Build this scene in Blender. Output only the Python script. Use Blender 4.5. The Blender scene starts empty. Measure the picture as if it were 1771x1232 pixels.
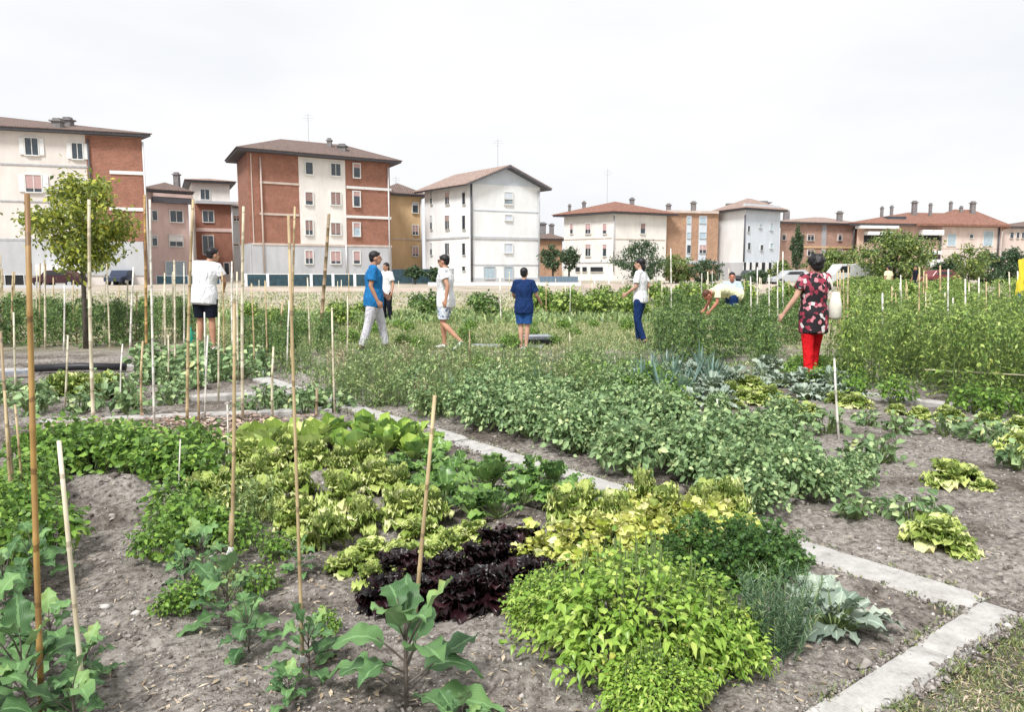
import bpy, math, random
import numpy as np
from mathutils import Vector, Matrix
R = math.radians
scene = bpy.context.scene
COL = scene.collection

# ------------------------------------------------------------------ camera
FPX, CX, CY, HZ = 1300.0, 885.5, 616.0, 467.0
CAMH = 1.45
TH = math.atan((CY - HZ) / FPX)
cam_d = bpy.data.cameras.new('camera')
cam = bpy.data.objects.new('camera', cam_d)
COL.objects.link(cam)
cam.location = (0, 0, CAMH)
cam.rotation_euler = (math.pi / 2 - TH, 0, 0)
cam_d.sensor_width = 36
cam_d.lens = FPX / 1771.0 * 36
cam_d.clip_start = 0.05
cam_d.clip_end = 3000
scene.camera = cam

# ------------------------------------------------------------------ world, sun, exposure
SUN_EL, SUN_AZ = 52.0, 205.0          # azimuth clockwise from +Y: behind the camera, to the left
w = bpy.data.worlds.new('World'); scene.world = w; w.use_nodes = True
nt = w.node_tree; nt.nodes.clear()
wo = nt.nodes.new('ShaderNodeOutputWorld'); bg = nt.nodes.new('ShaderNodeBackground')
sky = nt.nodes.new('ShaderNodeTexSky'); sky.sky_type = 'NISHITA'; sky.sun_disc = False
sky.sun_elevation = R(SUN_EL); sky.sun_rotation = R(SUN_AZ); sky.air_density = 1.0; sky.dust_density = 3.0
tc = nt.nodes.new('ShaderNodeTexCoord'); mp = nt.nodes.new('ShaderNodeMapping'); mp.inputs['Scale'].default_value = (1, 1, 3.2)
nz = nt.nodes.new('ShaderNodeTexNoise'); nz.inputs['Scale'].default_value = 2.2; nz.inputs['Detail'].default_value = 5; nz.inputs['Roughness'].default_value = .5
cr = nt.nodes.new('ShaderNodeValToRGB')
cr.color_ramp.elements[0].position = .32; cr.color_ramp.elements[0].color = (.85, .87, .90, 1)
cr.color_ramp.elements[1].position = .66; cr.color_ramp.elements[1].color = (.99, .985, .985, 1)
mul = nt.nodes.new('ShaderNodeVectorMath'); mul.operation = 'SCALE'; mul.inputs['Scale'].default_value = 9.1
mx = nt.nodes.new('ShaderNodeMix'); mx.data_type = 'RGBA'; mx.inputs[0].default_value = .95
L = nt.links.new
L(tc.outputs['Generated'], mp.inputs['Vector']); L(mp.outputs['Vector'], nz.inputs['Vector'])
L(nz.outputs['Fac'], cr.inputs['Fac']); L(cr.outputs['Color'], mul.inputs[0])
L(sky.outputs['Color'], mx.inputs[6]); L(mul.outputs['Vector'], mx.inputs[7])
L(mx.outputs[2], bg.inputs['Color']); bg.inputs['Strength'].default_value = 0.1
L(bg.outputs['Background'], wo.inputs['Surface'])

sd = bpy.data.lights.new('sun', 'SUN'); sd.energy = 3.4; sd.angle = R(14); sd.color = (1, .99, .97)
sun = bpy.data.objects.new('sun', sd); COL.objects.link(sun)
_s = Vector((math.sin(R(SUN_AZ)) * math.cos(R(SUN_EL)), math.cos(R(SUN_AZ)) * math.cos(R(SUN_EL)), math.sin(R(SUN_EL))))
sun.rotation_euler = _s.to_track_quat('Z', 'Y').to_euler()
vs = scene.view_settings
vs.view_transform = 'Standard'; vs.look = 'None'; vs.exposure = 0.27; vs.gamma = 1.0; vs.use_curve_mapping = False
scene.cycles.max_bounces = 6; scene.cycles.diffuse_bounces = 3; scene.cycles.glossy_bounces = 2
scene.cycles.transmission_bounces = 3; scene.cycles.transparent_max_bounces = 4

# ------------------------------------------------------------------ pixel <-> place helpers
def ray(x, y):
    dx = (x - CX) / FPX; dy = (CY - y) / FPX
    return Vector((dx, math.cos(TH) + dy * math.sin(TH), -math.sin(TH) + dy * math.cos(TH)))
def G(x, y, z=0.0):
    d = ray(x, y); t = (z - CAMH) / d.z
    return Vector((d.x * t, d.y * t, z))
def P(x, y, Y):
    d = ray(x, y); t = Y / d.y
    return Vector((d.x * t, Y, CAMH + d.z * t))

# ------------------------------------------------------------------ noise
def _hash(ix, iy, seed):
    h = (ix.astype(np.int64) * 374761393 + iy.astype(np.int64) * 668265263 + seed * 1442695041) & 0xffffffff
    h = ((h ^ (h >> 13)) * 1274126177) & 0xffffffff
    h = (h ^ (h >> 16)) & 0xffffffff
    return h / 4294967295.0
def vnoise(x, y, seed=0):
    x = np.asarray(x, float); y = np.asarray(y, float)
    ix = np.floor(x); iy = np.floor(y); fx = x - ix; fy = y - iy
    fx = fx * fx * (3 - 2 * fx); fy = fy * fy * (3 - 2 * fy)
    a = _hash(ix, iy, seed); b = _hash(ix + 1, iy, seed); c = _hash(ix, iy + 1, seed); d = _hash(ix + 1, iy + 1, seed)
    return (a * (1 - fx) + b * fx) * (1 - fy) + (c * (1 - fx) + d * fx) * fy - .5
def fbm(x, y, s, o=4, seed=0):
    r = 0; a = 1.0
    for i in range(o):
        r = r + a * vnoise(x * s, y * s, seed + i * 17); s *= 2.03; a *= .5
    return r

# ------------------------------------------------------------------ objects
def tag(o, label=None, cat=None, group=None, kind=None):
    if label: o['label'] = label
    if cat: o['category'] = cat
    if group: o['group'] = group
    if kind: o['kind'] = kind
    return o
def mesh(name, V, F, mats, midx=None, uv=None, smooth=True):
    m = bpy.data.meshes.new(name)
    V = np.asarray(V, dtype=np.float32).reshape(-1, 3)
    if isinstance(F, np.ndarray):
        n, k = F.shape
        m.vertices.add(len(V)); m.vertices.foreach_set('co', V.ravel())
        m.loops.add(n * k); m.loops.foreach_set('vertex_index', F.astype(np.int32).ravel())
        m.polygons.add(n); m.polygons.foreach_set('loop_start', np.arange(0, n * k, k, dtype=np.int32))
        m.polygons.foreach_set('loop_total', np.full(n, k, dtype=np.int32))
    else:
        m.from_pydata([tuple(map(float, v)) for v in V], [], [tuple(f) for f in F])
    for a in (mats if isinstance(mats, (list, tuple)) else [mats]): m.materials.append(a)
    if midx is not None: m.polygons.foreach_set('material_index', np.asarray(midx, dtype=np.int32))
    m.update(calc_edges=True)
    if uv is not None:
        l = m.uv_layers.new(name='UVMap')
        li = np.empty(len(m.loops), dtype=np.int32); m.loops.foreach_get('vertex_index', li)
        l.data.foreach_set('uv', np.asarray(uv, dtype=np.float32)[li].ravel())
    if smooth: m.polygons.foreach_set('use_smooth', np.ones(len(m.polygons), dtype=bool))
    return m
def ob(name, me, parent=None, loc=(0, 0, 0), rz=0.0):
    o = bpy.data.objects.new(name, me); COL.objects.link(o)
    o.location = loc; o.rotation_euler = (0, 0, rz)
    if parent is not None: o.parent = parent
    return o
def empty(name, loc=(0, 0, 0), rz=0.0):
    o = bpy.data.objects.new(name, None); COL.objects.link(o); o.location = loc; o.rotation_euler = (0, 0, rz)
    o.empty_display_size = .1
    return o

class MB:                      # collects boxes / tubes / polys into one mesh
    def __init__(s): s.V = []; s.F = []
    def add(s, V, F):
        b = len(s.V); s.V += [tuple(v) for v in V]; s.F += [tuple(i + b for i in f) for f in F]; return s
    def box(s, x0, x1, y0, y1, z0, z1):
        V = [(x, y, z) for z in (z0, z1) for y in (y0, y1) for x in (x0, x1)]
        return s.add(V, [(0, 2, 3, 1), (4, 5, 7, 6), (0, 1, 5, 4), (2, 6, 7, 3), (0, 4, 6, 2), (1, 3, 7, 5)])
    def obox(s, A, u, n, u0, u1, n0, n1, z0, z1):      # box along u (2D dir), outward n, from A
        V = []
        for z in (z0, z1):
            for nn in (n0, n1):
                for uu in (u0, u1): V.append((A[0] + u[0] * uu + n[0] * nn, A[1] + u[1] * uu + n[1] * nn, z))
        return s.add(V, [(0, 2, 3, 1), (4, 5, 7, 6), (0, 1, 5, 4), (2, 6, 7, 3), (0, 4, 6, 2), (1, 3, 7, 5)])
    def tube(s, pts, rad, n=8, side=None, cap=True):
        # rad: number or (a,b) per point; a along side vector, b along the other
        pts = [Vector(p) for p in pts]; m = len(pts); V = []; F = []
        prev = None
        for i, p in enumerate(pts):
            t = (pts[min(i + 1, m - 1)] - pts[max(i - 1, 0)])
            t = t.normalized() if t.length > 1e-9 else Vector((0, 0, 1))
            sv = Vector(side) if side is not None else (prev if prev is not None else (Vector((1, 0, 0)) if abs(t.x) < .8 else Vector((0, 1, 0))))
            sv = (sv - t * sv.dot(t)).normalized(); prev = sv
            q = t.cross(sv); r = rad[i] if isinstance(rad, (list, tuple)) else rad
            a, b = (r if isinstance(r, (list, tuple)) else (r, r))
            for k in range(n):
                th = 2 * math.pi * k / n
                V.append(p + sv * (a * math.cos(th)) + q * (b * math.sin(th)))
        for i in range(m - 1):
            for k in range(n):
                F.append((i * n + k, i * n + (k + 1) % n, (i + 1) * n + (k + 1) % n, (i + 1) * n + k))
        if cap: F.append(tuple(range(n - 1, -1, -1))); F.append(tuple((m - 1) * n + k for k in range(n)))
        return s.add(V, F)
    def ball(s, c, r, n=10, m=7, M=None):
        c = Vector(c); r = r if isinstance(r, (tuple, list)) else (r, r, r); V = [];F = []
        for i in range(m + 1):
            ph = math.pi * i / m
            for k in range(n):
                th = 2 * math.pi * k / n
                v = Vector((r[0] * math.sin(ph) * math.cos(th), r[1] * math.sin(ph) * math.sin(th), r[2] * math.cos(ph)))
                if M is not None: v = M @ v
                V.append(c + v)
        for i in range(m):
            for k in range(n): F.append((i * n + k, (i + 1) * n + k, (i + 1) * n + (k + 1) % n, i * n + (k + 1) % n))
        return s.add(V, F)
    def build(s, name, mat, parent=None, smooth=False, loc=(0, 0, 0), rz=0.0):
        return ob(name, mesh(name, np.array(s.V), s.F, mat, smooth=smooth), parent, loc, rz)

# ------------------------------------------------------------------ materials
def newmat(name):
    m = bpy.data.materials.new(name); m.use_nodes = True
    return m, m.node_tree, m.node_tree.nodes['Principled BSDF']
def node(nt, t, **k):
    n = nt.nodes.new(t)
    for a, v in k.items():
        if a in n.inputs: n.inputs[a].default_value = v
        else: setattr(n, a, v)
    return n
def plain(name, c, rough=.7, var=.12, scale=8.0, metal=0.0, bump=0.0, spec=.4, coord='Object'):
    m, nt, b = newmat(name)
    t = node(nt, 'ShaderNodeTexCoord'); n = node(nt, 'ShaderNodeTexNoise'); n.inputs['Scale'].default_value = scale; n.inputs['Detail'].default_value = 6
    r = node(nt, 'ShaderNodeValToRGB')
    r.color_ramp.elements[0].position = .3; r.color_ramp.elements[1].position = .7
    r.color_ramp.elements[0].color = tuple(max(0, x * (1 - var)) for x in c) + (1,)
    r.color_ramp.elements[1].color = tuple(min(1, x * (1 + var)) for x in c) + (1,)
    nt.links.new(t.outputs[coord], n.inputs['Vector']); nt.links.new(n.outputs['Fac'], r.inputs['Fac']); nt.links.new(r.outputs['Color'], b.inputs['Base Color'])
    b.inputs['Roughness'].default_value = rough; b.inputs['Metallic'].default_value = metal; b.inputs['Specular IOR Level'].default_value = spec
    if bump:
        bp = node(nt, 'ShaderNodeBump'); bp.inputs['Strength'].default_value = bump; bp.inputs['Distance'].default_value = .01
        nt.links.new(n.outputs['Fac'], bp.inputs['Height']); nt.links.new(bp.outputs['Normal'], b.inputs['Normal'])
    return m
def leafmat(name, c0, c1, c2=None, vein=.0, trans=.3, rough=.42, spec=.35, patch=6.0):
    """c0..c1 varies leaf by leaf, c2 a rarer third tint; vein = paler midrib"""
    m, nt, b = newmat(name); Lk = nt.links.new
    g = node(nt, 'ShaderNodeNewGeometry'); r = node(nt, 'ShaderNodeValToRGB')
    e = r.color_ramp.elements; e[0].position = .05; e[0].color = c0 + (1,); e[1].position = .64; e[1].color = c1 + (1,)
    if c2:
        x = e.new(.87); x.color = c2 + (1,)
        if max(c1) > .06: x = e.new(1.0); x.color = (c2[0] * .9 + .04, c2[1] * .74, c2[2] * .5, 1)
    t = node(nt, 'ShaderNodeTexCoord'); n = node(nt, 'ShaderNodeTexNoise'); n.inputs['Scale'].default_value = patch; n.inputs['Detail'].default_value = 3
    Lk(t.outputs['Object'], n.inputs['Vector'])
    mr = node(nt, 'ShaderNodeMapRange'); mr.inputs['From Min'].default_value = .3; mr.inputs['From Max'].default_value = .7; mr.inputs['To Min'].default_value = -.22; mr.inputs['To Max'].default_value = .22
    Lk(n.outputs['Fac'], mr.inputs['Value'])
    ad = node(nt, 'ShaderNodeMath', operation='ADD'); Lk(g.outputs['Random Per Island'], ad.inputs[0]); Lk(mr.outputs['Result'], ad.inputs[1]); am = node(nt, 'ShaderNodeMath', operation='MULTIPLY'); Lk(ad.outputs[0], am.inputs[0]); am.inputs[1].default_value = .84; Lk(am.outputs[0], r.inputs['Fac'])
    colr = r.outputs['Color']
    if vein:
        uv = node(nt, 'ShaderNodeUVMap'); sp = node(nt, 'ShaderNodeSeparateXYZ'); Lk(uv.outputs['UV'], sp.inputs[0])
        s1 = node(nt, 'ShaderNodeMath', operation='ABSOLUTE'); Lk(sp.outputs['X'], s1.inputs[0])
        k = node(nt, 'ShaderNodeMath', operation='MULTIPLY_ADD'); Lk(s1.outputs[0], k.inputs[0]); k.inputs[1].default_value = -1.1
        k2 = node(nt, 'ShaderNodeMath', operation='MULTIPLY'); Lk(sp.outputs['Y'], k2.inputs[0]); k2.inputs[1].default_value = 1.0
        Lk(k2.outputs[0], k.inputs[2])
        f = node(nt, 'ShaderNodeMath', operation='MULTIPLY'); Lk(k.outputs[0], f.inputs[0]); f.inputs[1].default_value = 7.0
        fr = node(nt, 'ShaderNodeMath', operation='FRACT'); Lk(f.outputs[0], fr.inputs[0])
        ls = node(nt, 'ShaderNodeMath', operation='LESS_THAN'); Lk(fr.outputs[0], ls.inputs[0]); ls.inputs[1].default_value = .13
        mid = node(nt, 'ShaderNodeMath', operation='LESS_THAN'); Lk(s1.outputs[0], mid.inputs[0]); mid.inputs[1].default_value = .09
        ma = node(nt, 'ShaderNodeMath', operation='MAXIMUM'); Lk(ls.outputs[0], ma.inputs[0]); Lk(mid.outputs[0], ma.inputs[1])
        vm = node(nt, 'ShaderNodeMath', operation='MULTIPLY'); Lk(ma.outputs[0], vm.inputs[0]); vm.inputs[1].default_value = vein
        mxx = node(nt, 'ShaderNodeMix', data_type='RGBA'); Lk(vm.outputs[0], mxx.inputs[0]); Lk(colr, mxx.inputs[6])
        mxx.inputs[7].default_value = tuple(min(1, v * 1.6 + .08) for v in c1) + (1,)
        colr = mxx.outputs[2]
    bf = node(nt, 'ShaderNodeMix', data_type='RGBA'); Lk(g.outputs['Backfacing'], bf.inputs[0]); Lk(colr, bf.inputs[6])
    pale = node(nt, 'ShaderNodeMix', data_type='RGBA'); pale.inputs[0].default_value = .35; Lk(colr, pale.inputs[6]); pale.inputs[7].default_value = (.24, .33, .19, 1)
    if max(c1) < .06: pale.inputs[0].default_value = .02
    Lk(pale.outputs[2], bf.inputs[7]); colr = bf.outputs[2]
    Lk(colr, b.inputs['Base Color']); b.inputs['Roughness'].default_value = rough; b.inputs['Specular IOR Level'].default_value = spec
    tr = node(nt, 'ShaderNodeBsdfTranslucent'); Lk(colr, tr.inputs['Color'])
    ms = node(nt, 'ShaderNodeMixShader'); ms.inputs[0].default_value = trans * .7
    Lk(b.outputs[0], ms.inputs[1]); Lk(tr.outputs[0], ms.inputs[2]); Lk(ms.outputs[0], nt.nodes['Material Output'].inputs['Surface'])
    return m
# ------------------------------------------------------------------ ground sheet
MOUND = G(185, 848); PIT = G(195, 893)
def hgt(x, y):
    x = np.asarray(x, float); y = np.asarray(y, float)
    fade = np.clip((16 - y) / 9, 0, 1) * np.clip((y + 2) / 2, 0, 1)
    h = fbm(x, y, .9, 3, 5) * .05 + fbm(x, y, 4.5, 3, 9) * .030
    rough = np.clip(.55 + fbm(x, y, .8, 2, 31) * 1.6, .15, 1.2)
    fine = np.abs(fbm(x, y, 14, 2, 77)) * .030 + np.maximum(fbm(x, y, 33, 3, 41), 0) * .026
    h = h + fine * rough * np.clip((9 - y) / 4, 0.15, 1)
    h = h + .13 * np.exp(-(((x - MOUND.x) / .38) ** 2 + ((y - MOUND.y) / .2) ** 2))
    h = h - .24 * np.exp(-(((x - PIT.x) / .30) ** 2 + ((y - PIT.y) / .11) ** 2) ** 1.5)
    h = h + .012 * np.sin(x * 9 + y * 5 + 3 * fbm(x, y, .7, 2, 3)) * np.clip(1 + fbm(x, y, .5, 2, 12) * 2, 0, 1)
    return (h - .018) * fade
def build_ground():
    ny, nx = 620, 560
    yy = 1.0 * (150.0 / 1.0) ** (np.linspace(0, 1, ny) ** 1.12)
    yy = np.concatenate([[-300, -60, -15, -4, -1.5, 0, .5], yy, [250, 500, 1200, 2500]])
    uu = np.linspace(-.86, .86, nx); uu = np.concatenate([[-60, -12, -4, -2, -1.3, -1.05], uu, [1.05, 1.3, 2, 4, 12, 60]])
    Y, U = np.meshgrid(yy, uu, indexing='ij')
    X = U * np.maximum(np.abs(Y) * 1.0, 1.6) 
    Z = hgt(X, Y)
    V = np.stack([X, Y, Z], -1).reshape(-1, 3)
    r, c = X.shape
    i = np.arange((r - 1))[:, None] * c + np.arange(c - 1)[None, :]
    F = np.stack([i, i + 1, i + c + 1, i + c], -1).reshape(-1, 4)
    m, nt, b = newmat('garden_soil'); Lk = nt.links.new
    g = node(nt, 'ShaderNodeNewGeometry')
    def nz(s, d=6, ro=.6):
        n = node(nt, 'ShaderNodeTexNoise'); n.inputs['Scale'].default_value = s; n.inputs['Detail'].default_value = d; n.inputs['Roughness'].default_value = ro
        Lk(g.outputs['Position'], n.inputs['Vector']); return n.outputs['Fac']
    def ramp(f, st):
        r = node(nt, 'ShaderNodeValToRGB'); e = r.color_ramp.elements
        e[0].position = st[0][0]; e[0].color = st[0][1] + (1,); e[1].position = st[-1][0]; e[1].color = st[-1][1] + (1,)
        for p, cc in st[1:-1]: k = e.new(p); k.color = cc + (1,)
        Lk(f, r.inputs['Fac']); return r.outputs['Color']
    soil = ramp(nz(26, 8, .72), [(.33, (.065, .056, .05)), (.44, (.20, .182, .165)), (.58, (.37, .345, .315)), (.72, (.54, .51, .47))])
    big = ramp(nz(1.3, 4), [(.38, (.50, .46, .43)), (.48, (.90, .87, .85)), (.62, (1.12, 1.1, 1.08))])
    mu = node(nt, 'ShaderNodeMix', data_type='RGBA', blend_type='MULTIPLY'); mu.inputs[0].default_value = 1; Lk(soil, mu.inputs[6]); Lk(big, mu.inputs[7])
    # further off: dry grass and fallow ground
    far = ramp(nz(.55, 8, .75), [(.36, (.16, .17, .08)), (.48, (.34, .31, .18)), (.62, (.52, .46, .33))])
    fal = ramp(nz(.25, 8, .7), [(.36, (.30, .26, .20)), (.60, (.50, .44, .36))])
    sp = node(nt, 'ShaderNodeSeparateXYZ'); Lk(g.outputs['Position'], sp.inputs[0])
    def mask(a, b_):
        n = node(nt, 'ShaderNodeMapRange'); n.inputs['From Min'].default_value = a; n.inputs['From Max'].default_value = b_
        nn = nz(.35, 4); ma = node(nt, 'ShaderNodeMath', operation='MULTIPLY_ADD'); Lk(nn, ma.inputs[0]); ma.inputs[1].default_value = (b_ - a) * 1.5; Lk(sp.outputs['Y'], ma.inputs[2])
        Lk(ma.outputs[0], n.inputs['Value']); return n.outputs['Result']
    m1 = node(nt, 'ShaderNodeMix', data_type='RGBA'); Lk(mask(15, 18), m1.inputs[0]); Lk(mu.outputs[2], m1.inputs[6]); Lk(far, m1.inputs[7])
    m2 = node(nt, 'ShaderNodeMix', data_type='RGBA'); Lk(mask(33, 40), m2.inputs[0]); Lk(m1.outputs[2], m2.inputs[6]); Lk(fal, m2.inputs[7])
    Lk(m2.outputs[2], b.inputs['Base Color']); b.inputs['Roughness'].default_value = .95; b.inputs['Specular IOR Level'].default_value = .1
    bp = node(nt, 'ShaderNodeBump'); bp.inputs['Strength'].default_value = .9; bp.inputs['Distance'].default_value = .016; Lk(nz(60, 6, .7), bp.inputs['Height']); Lk(bp.outputs[0], b.inputs['Normal'])
    o = ob('ground', mesh('ground', V, F, m)); tag(o, kind='structure')
build_ground()
def Gz(x, y):                     # ground point below a pixel, on the bumpy sheet
    p = G(x, y); p.z = float(hgt(p.x, p.y)); return p

# ------------------------------------------------------------------ concrete kerbs
def kerbmat():
    m, nt, b = newmat('kerb_concrete'); Lk = nt.links.new
    t = node(nt, 'ShaderNodeNewGeometry'); n = node(nt, 'ShaderNodeTexNoise'); n.inputs['Scale'].default_value = 11; n.inputs['Detail'].default_value = 10; n.inputs['Roughness'].default_value = .78
    Lk(t.outputs['Position'], n.inputs['Vector']); r = node(nt, 'ShaderNodeValToRGB'); e = r.color_ramp.elements
    e[0].position = .33; e[0].color = (.22, .20, .18, 1); e[1].position = .62; e[1].color = (.53, .515, .49, 1); k = e.new(.43); k.color = (.39, .37, .35, 1)
    Lk(n.outputs['Fac'], r.inputs['Fac']); Lk(r.outputs['Color'], b.inputs['Base Color']); b.inputs['Roughness'].default_value = .9
    n2 = node(nt, 'ShaderNodeTexNoise'); n2.inputs['Scale'].default_value = 130; n2.inputs['Detail'].default_value = 4; Lk(t.outputs['Position'], n2.inputs['Vector'])
    bp = node(nt, 'ShaderNodeBump'); bp.inputs['Strength'].default_value = .5; bp.inputs['Distance'].default_value = .006; Lk(n2.outputs['Fac'], bp.inputs['Height']); Lk(bp.outputs[0], b.inputs['Normal'])
    return m
KM = kerbmat()
rk = random.Random(4)
def kerb(a, b, width, label, group='concrete kerbs edging the vegetable plots', blk=1.0, top=.022, mat=None, name='concrete_kerb', side=1):
    """row of kerb blocks from ground point a to b; blocks get worn uneven edges"""
    a = Vector(a); b = Vector(b); d = b - a; d.z = 0; ln = d.length; u = d / ln; n = Vector((-u.y, u.x, 0)) * side
    V = []; F = []; s = 0
    while s < ln - .05:
        e = min(ln, s + blk * rk.uniform(.97, 1.03)); k = max(2, int((e - s) / .06)); off = rk.uniform(-.004, .004); tz = top + rk.uniform(-.005, .005)
        base = len(V)
        for i in range(k + 1):
            q = s + .004 + (e - s - .008) * i / k; wob = lambda: rk.uniform(-.0025, .0025)
            end = .012 if i in (0, k) else 0
            c = a + u * q
            for (w_, z_) in ((0, -.15), (0 + wob() , tz - .018), (.014, tz - end + wob() * .4), (width - .014, tz - end + wob() * .4), (width + wob(), tz - .018), (width, -.15)):
                p = c + n * (w_ + off); V.append((p.x, p.y, z_))
        for i in range(k):
            for j in range(5):
                q0 = base + i * 6 + j; F.append((q0, q0 + 1, q0 + 7, q0 + 6) if side < 0 else (q0, q0 + 6, q0 + 7, q0 + 1))
        F.append(tuple(base + j for j in range(6))); F.append(tuple(base + k * 6 + j for j in range(5, -1, -1)))
        s = e
    o = ob(name, mesh(name, V, F, mat or KM, smooth=False))
    return tag(o, label, 'kerb', group)
# long edging from the front corner to the back
K_A = G(1708, 1022, .045); K_B = G(463, 648, .045)
K_LOW = G(1667, 1059, .045)
kerb(K_A, K_B, .215, 'long pale concrete kerb running from the front corner back past the potato bushes', blk=1.0, side=1)
# front kerb running out of the bottom of the picture
c0 = G(1771, 1044, .045); c1 = G(1524, 1216, .045); dd = (c1 - c0).normalized()
kerb(c0 + dd * .02, c0 + dd * 3.2, .15, 'pale concrete kerb at the lower right corner beside the grass', blk=.62, side=-1)
kerb(G(-260, 652), G(232, 634), .16, 'pale concrete kerb on the left behind the yellow lettuces', blk=1.0)
kerb(G(60, 732), G(575, 709), .12, 'thin concrete kerb crossing behind the romaine lettuces', blk=1.0, top=.02)
kerb(G(330, 690), G(560, 678), .12, 'short pale kerb between the left seedling plots', blk=.8, top=.03)
kerb(G(1437, 676), G(1960, 744), .13, 'pale concrete kerb in front of the tall tomato rows', blk=1.0)
kerb(G(900, 708), G(760, 700), .1, 'broken piece of kerb under the bushes', blk=.6, top=.0) if False else None
kerb(G(467, 652), G(443, 618), .13, 'short stub of kerb running back from the bend', blk=.7)
# dark plastic pipe and planks
blk = plain('black_plastic_and_shadow', (.02, .02, .024), rough=.45, var=.2)
grey = plain('weathered_board', (.33, .35, .38), rough=.8, var=.25, scale=20)
def plank(a, b, r, label, mat, h=.0, name='board'):
    A = Vector(a); B = Vector(b); u = (B - A); ln = u.length; u /= ln; n = Vector((-u.y, u.x, 0)); m = MB()
    m.obox(A, u, n, 0, ln, 0, r, h, h + .05); tag(m.build(name, mat), label, 'board')
m = MB(); A = G(62, 643) ; B = G(225, 640); m.tube([A + Vector((0, -.12, .06)), (A + B) / 2 + Vector((0, -.10, .075)), B + Vector((0, -.12, .06))], .055, 10)
tag(m.build('plastic_pipe', blk, smooth=True), 'black plastic irrigation pipe lying along the left kerb', 'pipe')
plank(G(8, 655), G(50, 652), .18, 'grey weathered board lying on the ground at the left edge', grey, .04)
plank(G(912, 598), G(958, 597), .5, 'grey board lying on the ground beside the boy', grey, .12)
m = MB(); q = G(935, 599); m.box(q.x - .26, q.x + .24, q.y + .04, q.y + .5, 0, .12); tag(m.build('shadow_block', blk), 'black block standing in for the shadow under the grey board beside the boy', 'shadow_block')  # black box added in place of the shadow under the board
plank(G(940, 603), G(820, 600), .2, 'pale narrow board on the ground left of the boy', grey, .01)
# ------------------------------------------------------------------ leaves
RNG = np.random.default_rng(7)
def unit(a): return a / np.maximum(np.linalg.norm(a, axis=-1, keepdims=True), 1e-9)
PROF = {
    'oval': lambda t: np.sin(np.pi * np.clip(t, 0, 1) ** .85) ** .8,
    'point': lambda t: np.sin(np.pi * np.clip(t, 0, 1) ** .62) ** 1.15,
    'spoon': lambda t: np.clip(t * 2.2, .12, 1) ** 1.2 * np.clip((1 - t) * 6, 0, 1) ** .5,
    'fan': lambda t: np.clip(.15 + t * 1.25, 0, 1) * np.clip((1 - t) * 5, 0, 1) ** .5,
    'blade': lambda t: np.clip((1 - t) * 1.6, 0, 1) ** .8 * np.clip(.5 + 4 * t, 0, 1),
    'lobed': lambda t: np.sin(np.pi * np.clip(t, 0, 1) ** .75) ** .75 * (1 + .16 * np.sin(t * 19 + 1)),
    'tri': lambda t: np.clip(t * 3, 0, 1) * (1 - t) ** .7 * 1.35,
}
def leaves(Pp, D, Nn, Ln, Wd, prof='oval', nl=3, nw=2, droop=.3, fold=.2, ruff=0., freq=3., jit=0.):
    """N leaves at once. Pp base points, D directions, Nn upper-side normals, Ln lengths, Wd widths -> V, F, UV"""
    Pp = np.asarray(Pp, float); n = len(Pp)
    D = unit(np.asarray(D, float) + 0 * Pp); S = unit(np.cross(D, np.asarray(Nn, float) + 0 * Pp)); N2 = unit(np.cross(S, D))
    Ln = np.broadcast_to(np.asarray(Ln, float), (n,)); Wd = np.broadcast_to(np.asarray(Wd, float), (n,))
    droop = np.broadcast_to(np.asarray(droop, float), (n,))
    t = np.linspace(0, 1, nl + 1); s = np.linspace(-1, 1, nw + 1)
    w = PROF[prof](t); w = np.maximum(w, .04)
    T, Sg = np.meshgrid(t, s, indexing='ij'); W = np.repeat(w[:, None], nw + 1, 1)
    Lc = Ln[:, None, None, None]; Wc = Wd[:, None, None, None] * .5
    cen = Pp[:, None, None, :] + D[:, None, None, :] * (Lc * T[None, :, :, None])
    cen = cen + np.array([0, 0, -1.]) * (droop[:, None, None, None] * Lc * (T ** 2)[None, :, :, None])
    off = S[:, None, None, :] * (Wc * (Sg * W)[None, :, :, None])
    up = np.abs(Sg) * W * fold
    ph = RNG.uniform(0, 6.28, n)[:, None, None]
    rf = ruff * (np.abs(Sg) ** 1.6)[None] * np.sin(T[None] * 6.28 * freq + ph + (Sg[None] > 0) * 2.1) * (T[None] > .05)
    V = cen + off + N2[:, None, None, :] * (Wc * (up[None] + rf)[..., None])
    if ruff:
        V = V + D[:, None, None, :] * (Wc * (rf * .35)[..., None])
    if jit: V = V + RNG.normal(0, jit, V.shape)
    nv = (nl + 1) * (nw + 1)
    V = V.reshape(-1, 3)
    i = (np.arange(nl)[:, None] * (nw + 1) + np.arange(nw)[None, :]).ravel()
    q = np.stack([i, i + 1, i + nw + 2, i + nw + 1], -1)
    F = (q[None] + (np.arange(n) * nv)[:, None, None]).reshape(-1, 4)
    uv = np.tile(np.stack([Sg.ravel(), T.ravel()], -1), (n, 1))
    return V, F, uv
def join(*parts):
    V = []; F = []; U = []; M = []; b = 0
    for k, (v, f, u) in enumerate(parts):
        V.append(v); F.append(f + b); U.append(u); M.append(np.full(len(f), k)); b += len(v)
    return np.concatenate(V), np.concatenate(F), np.concatenate(U), np.concatenate(M)
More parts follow.
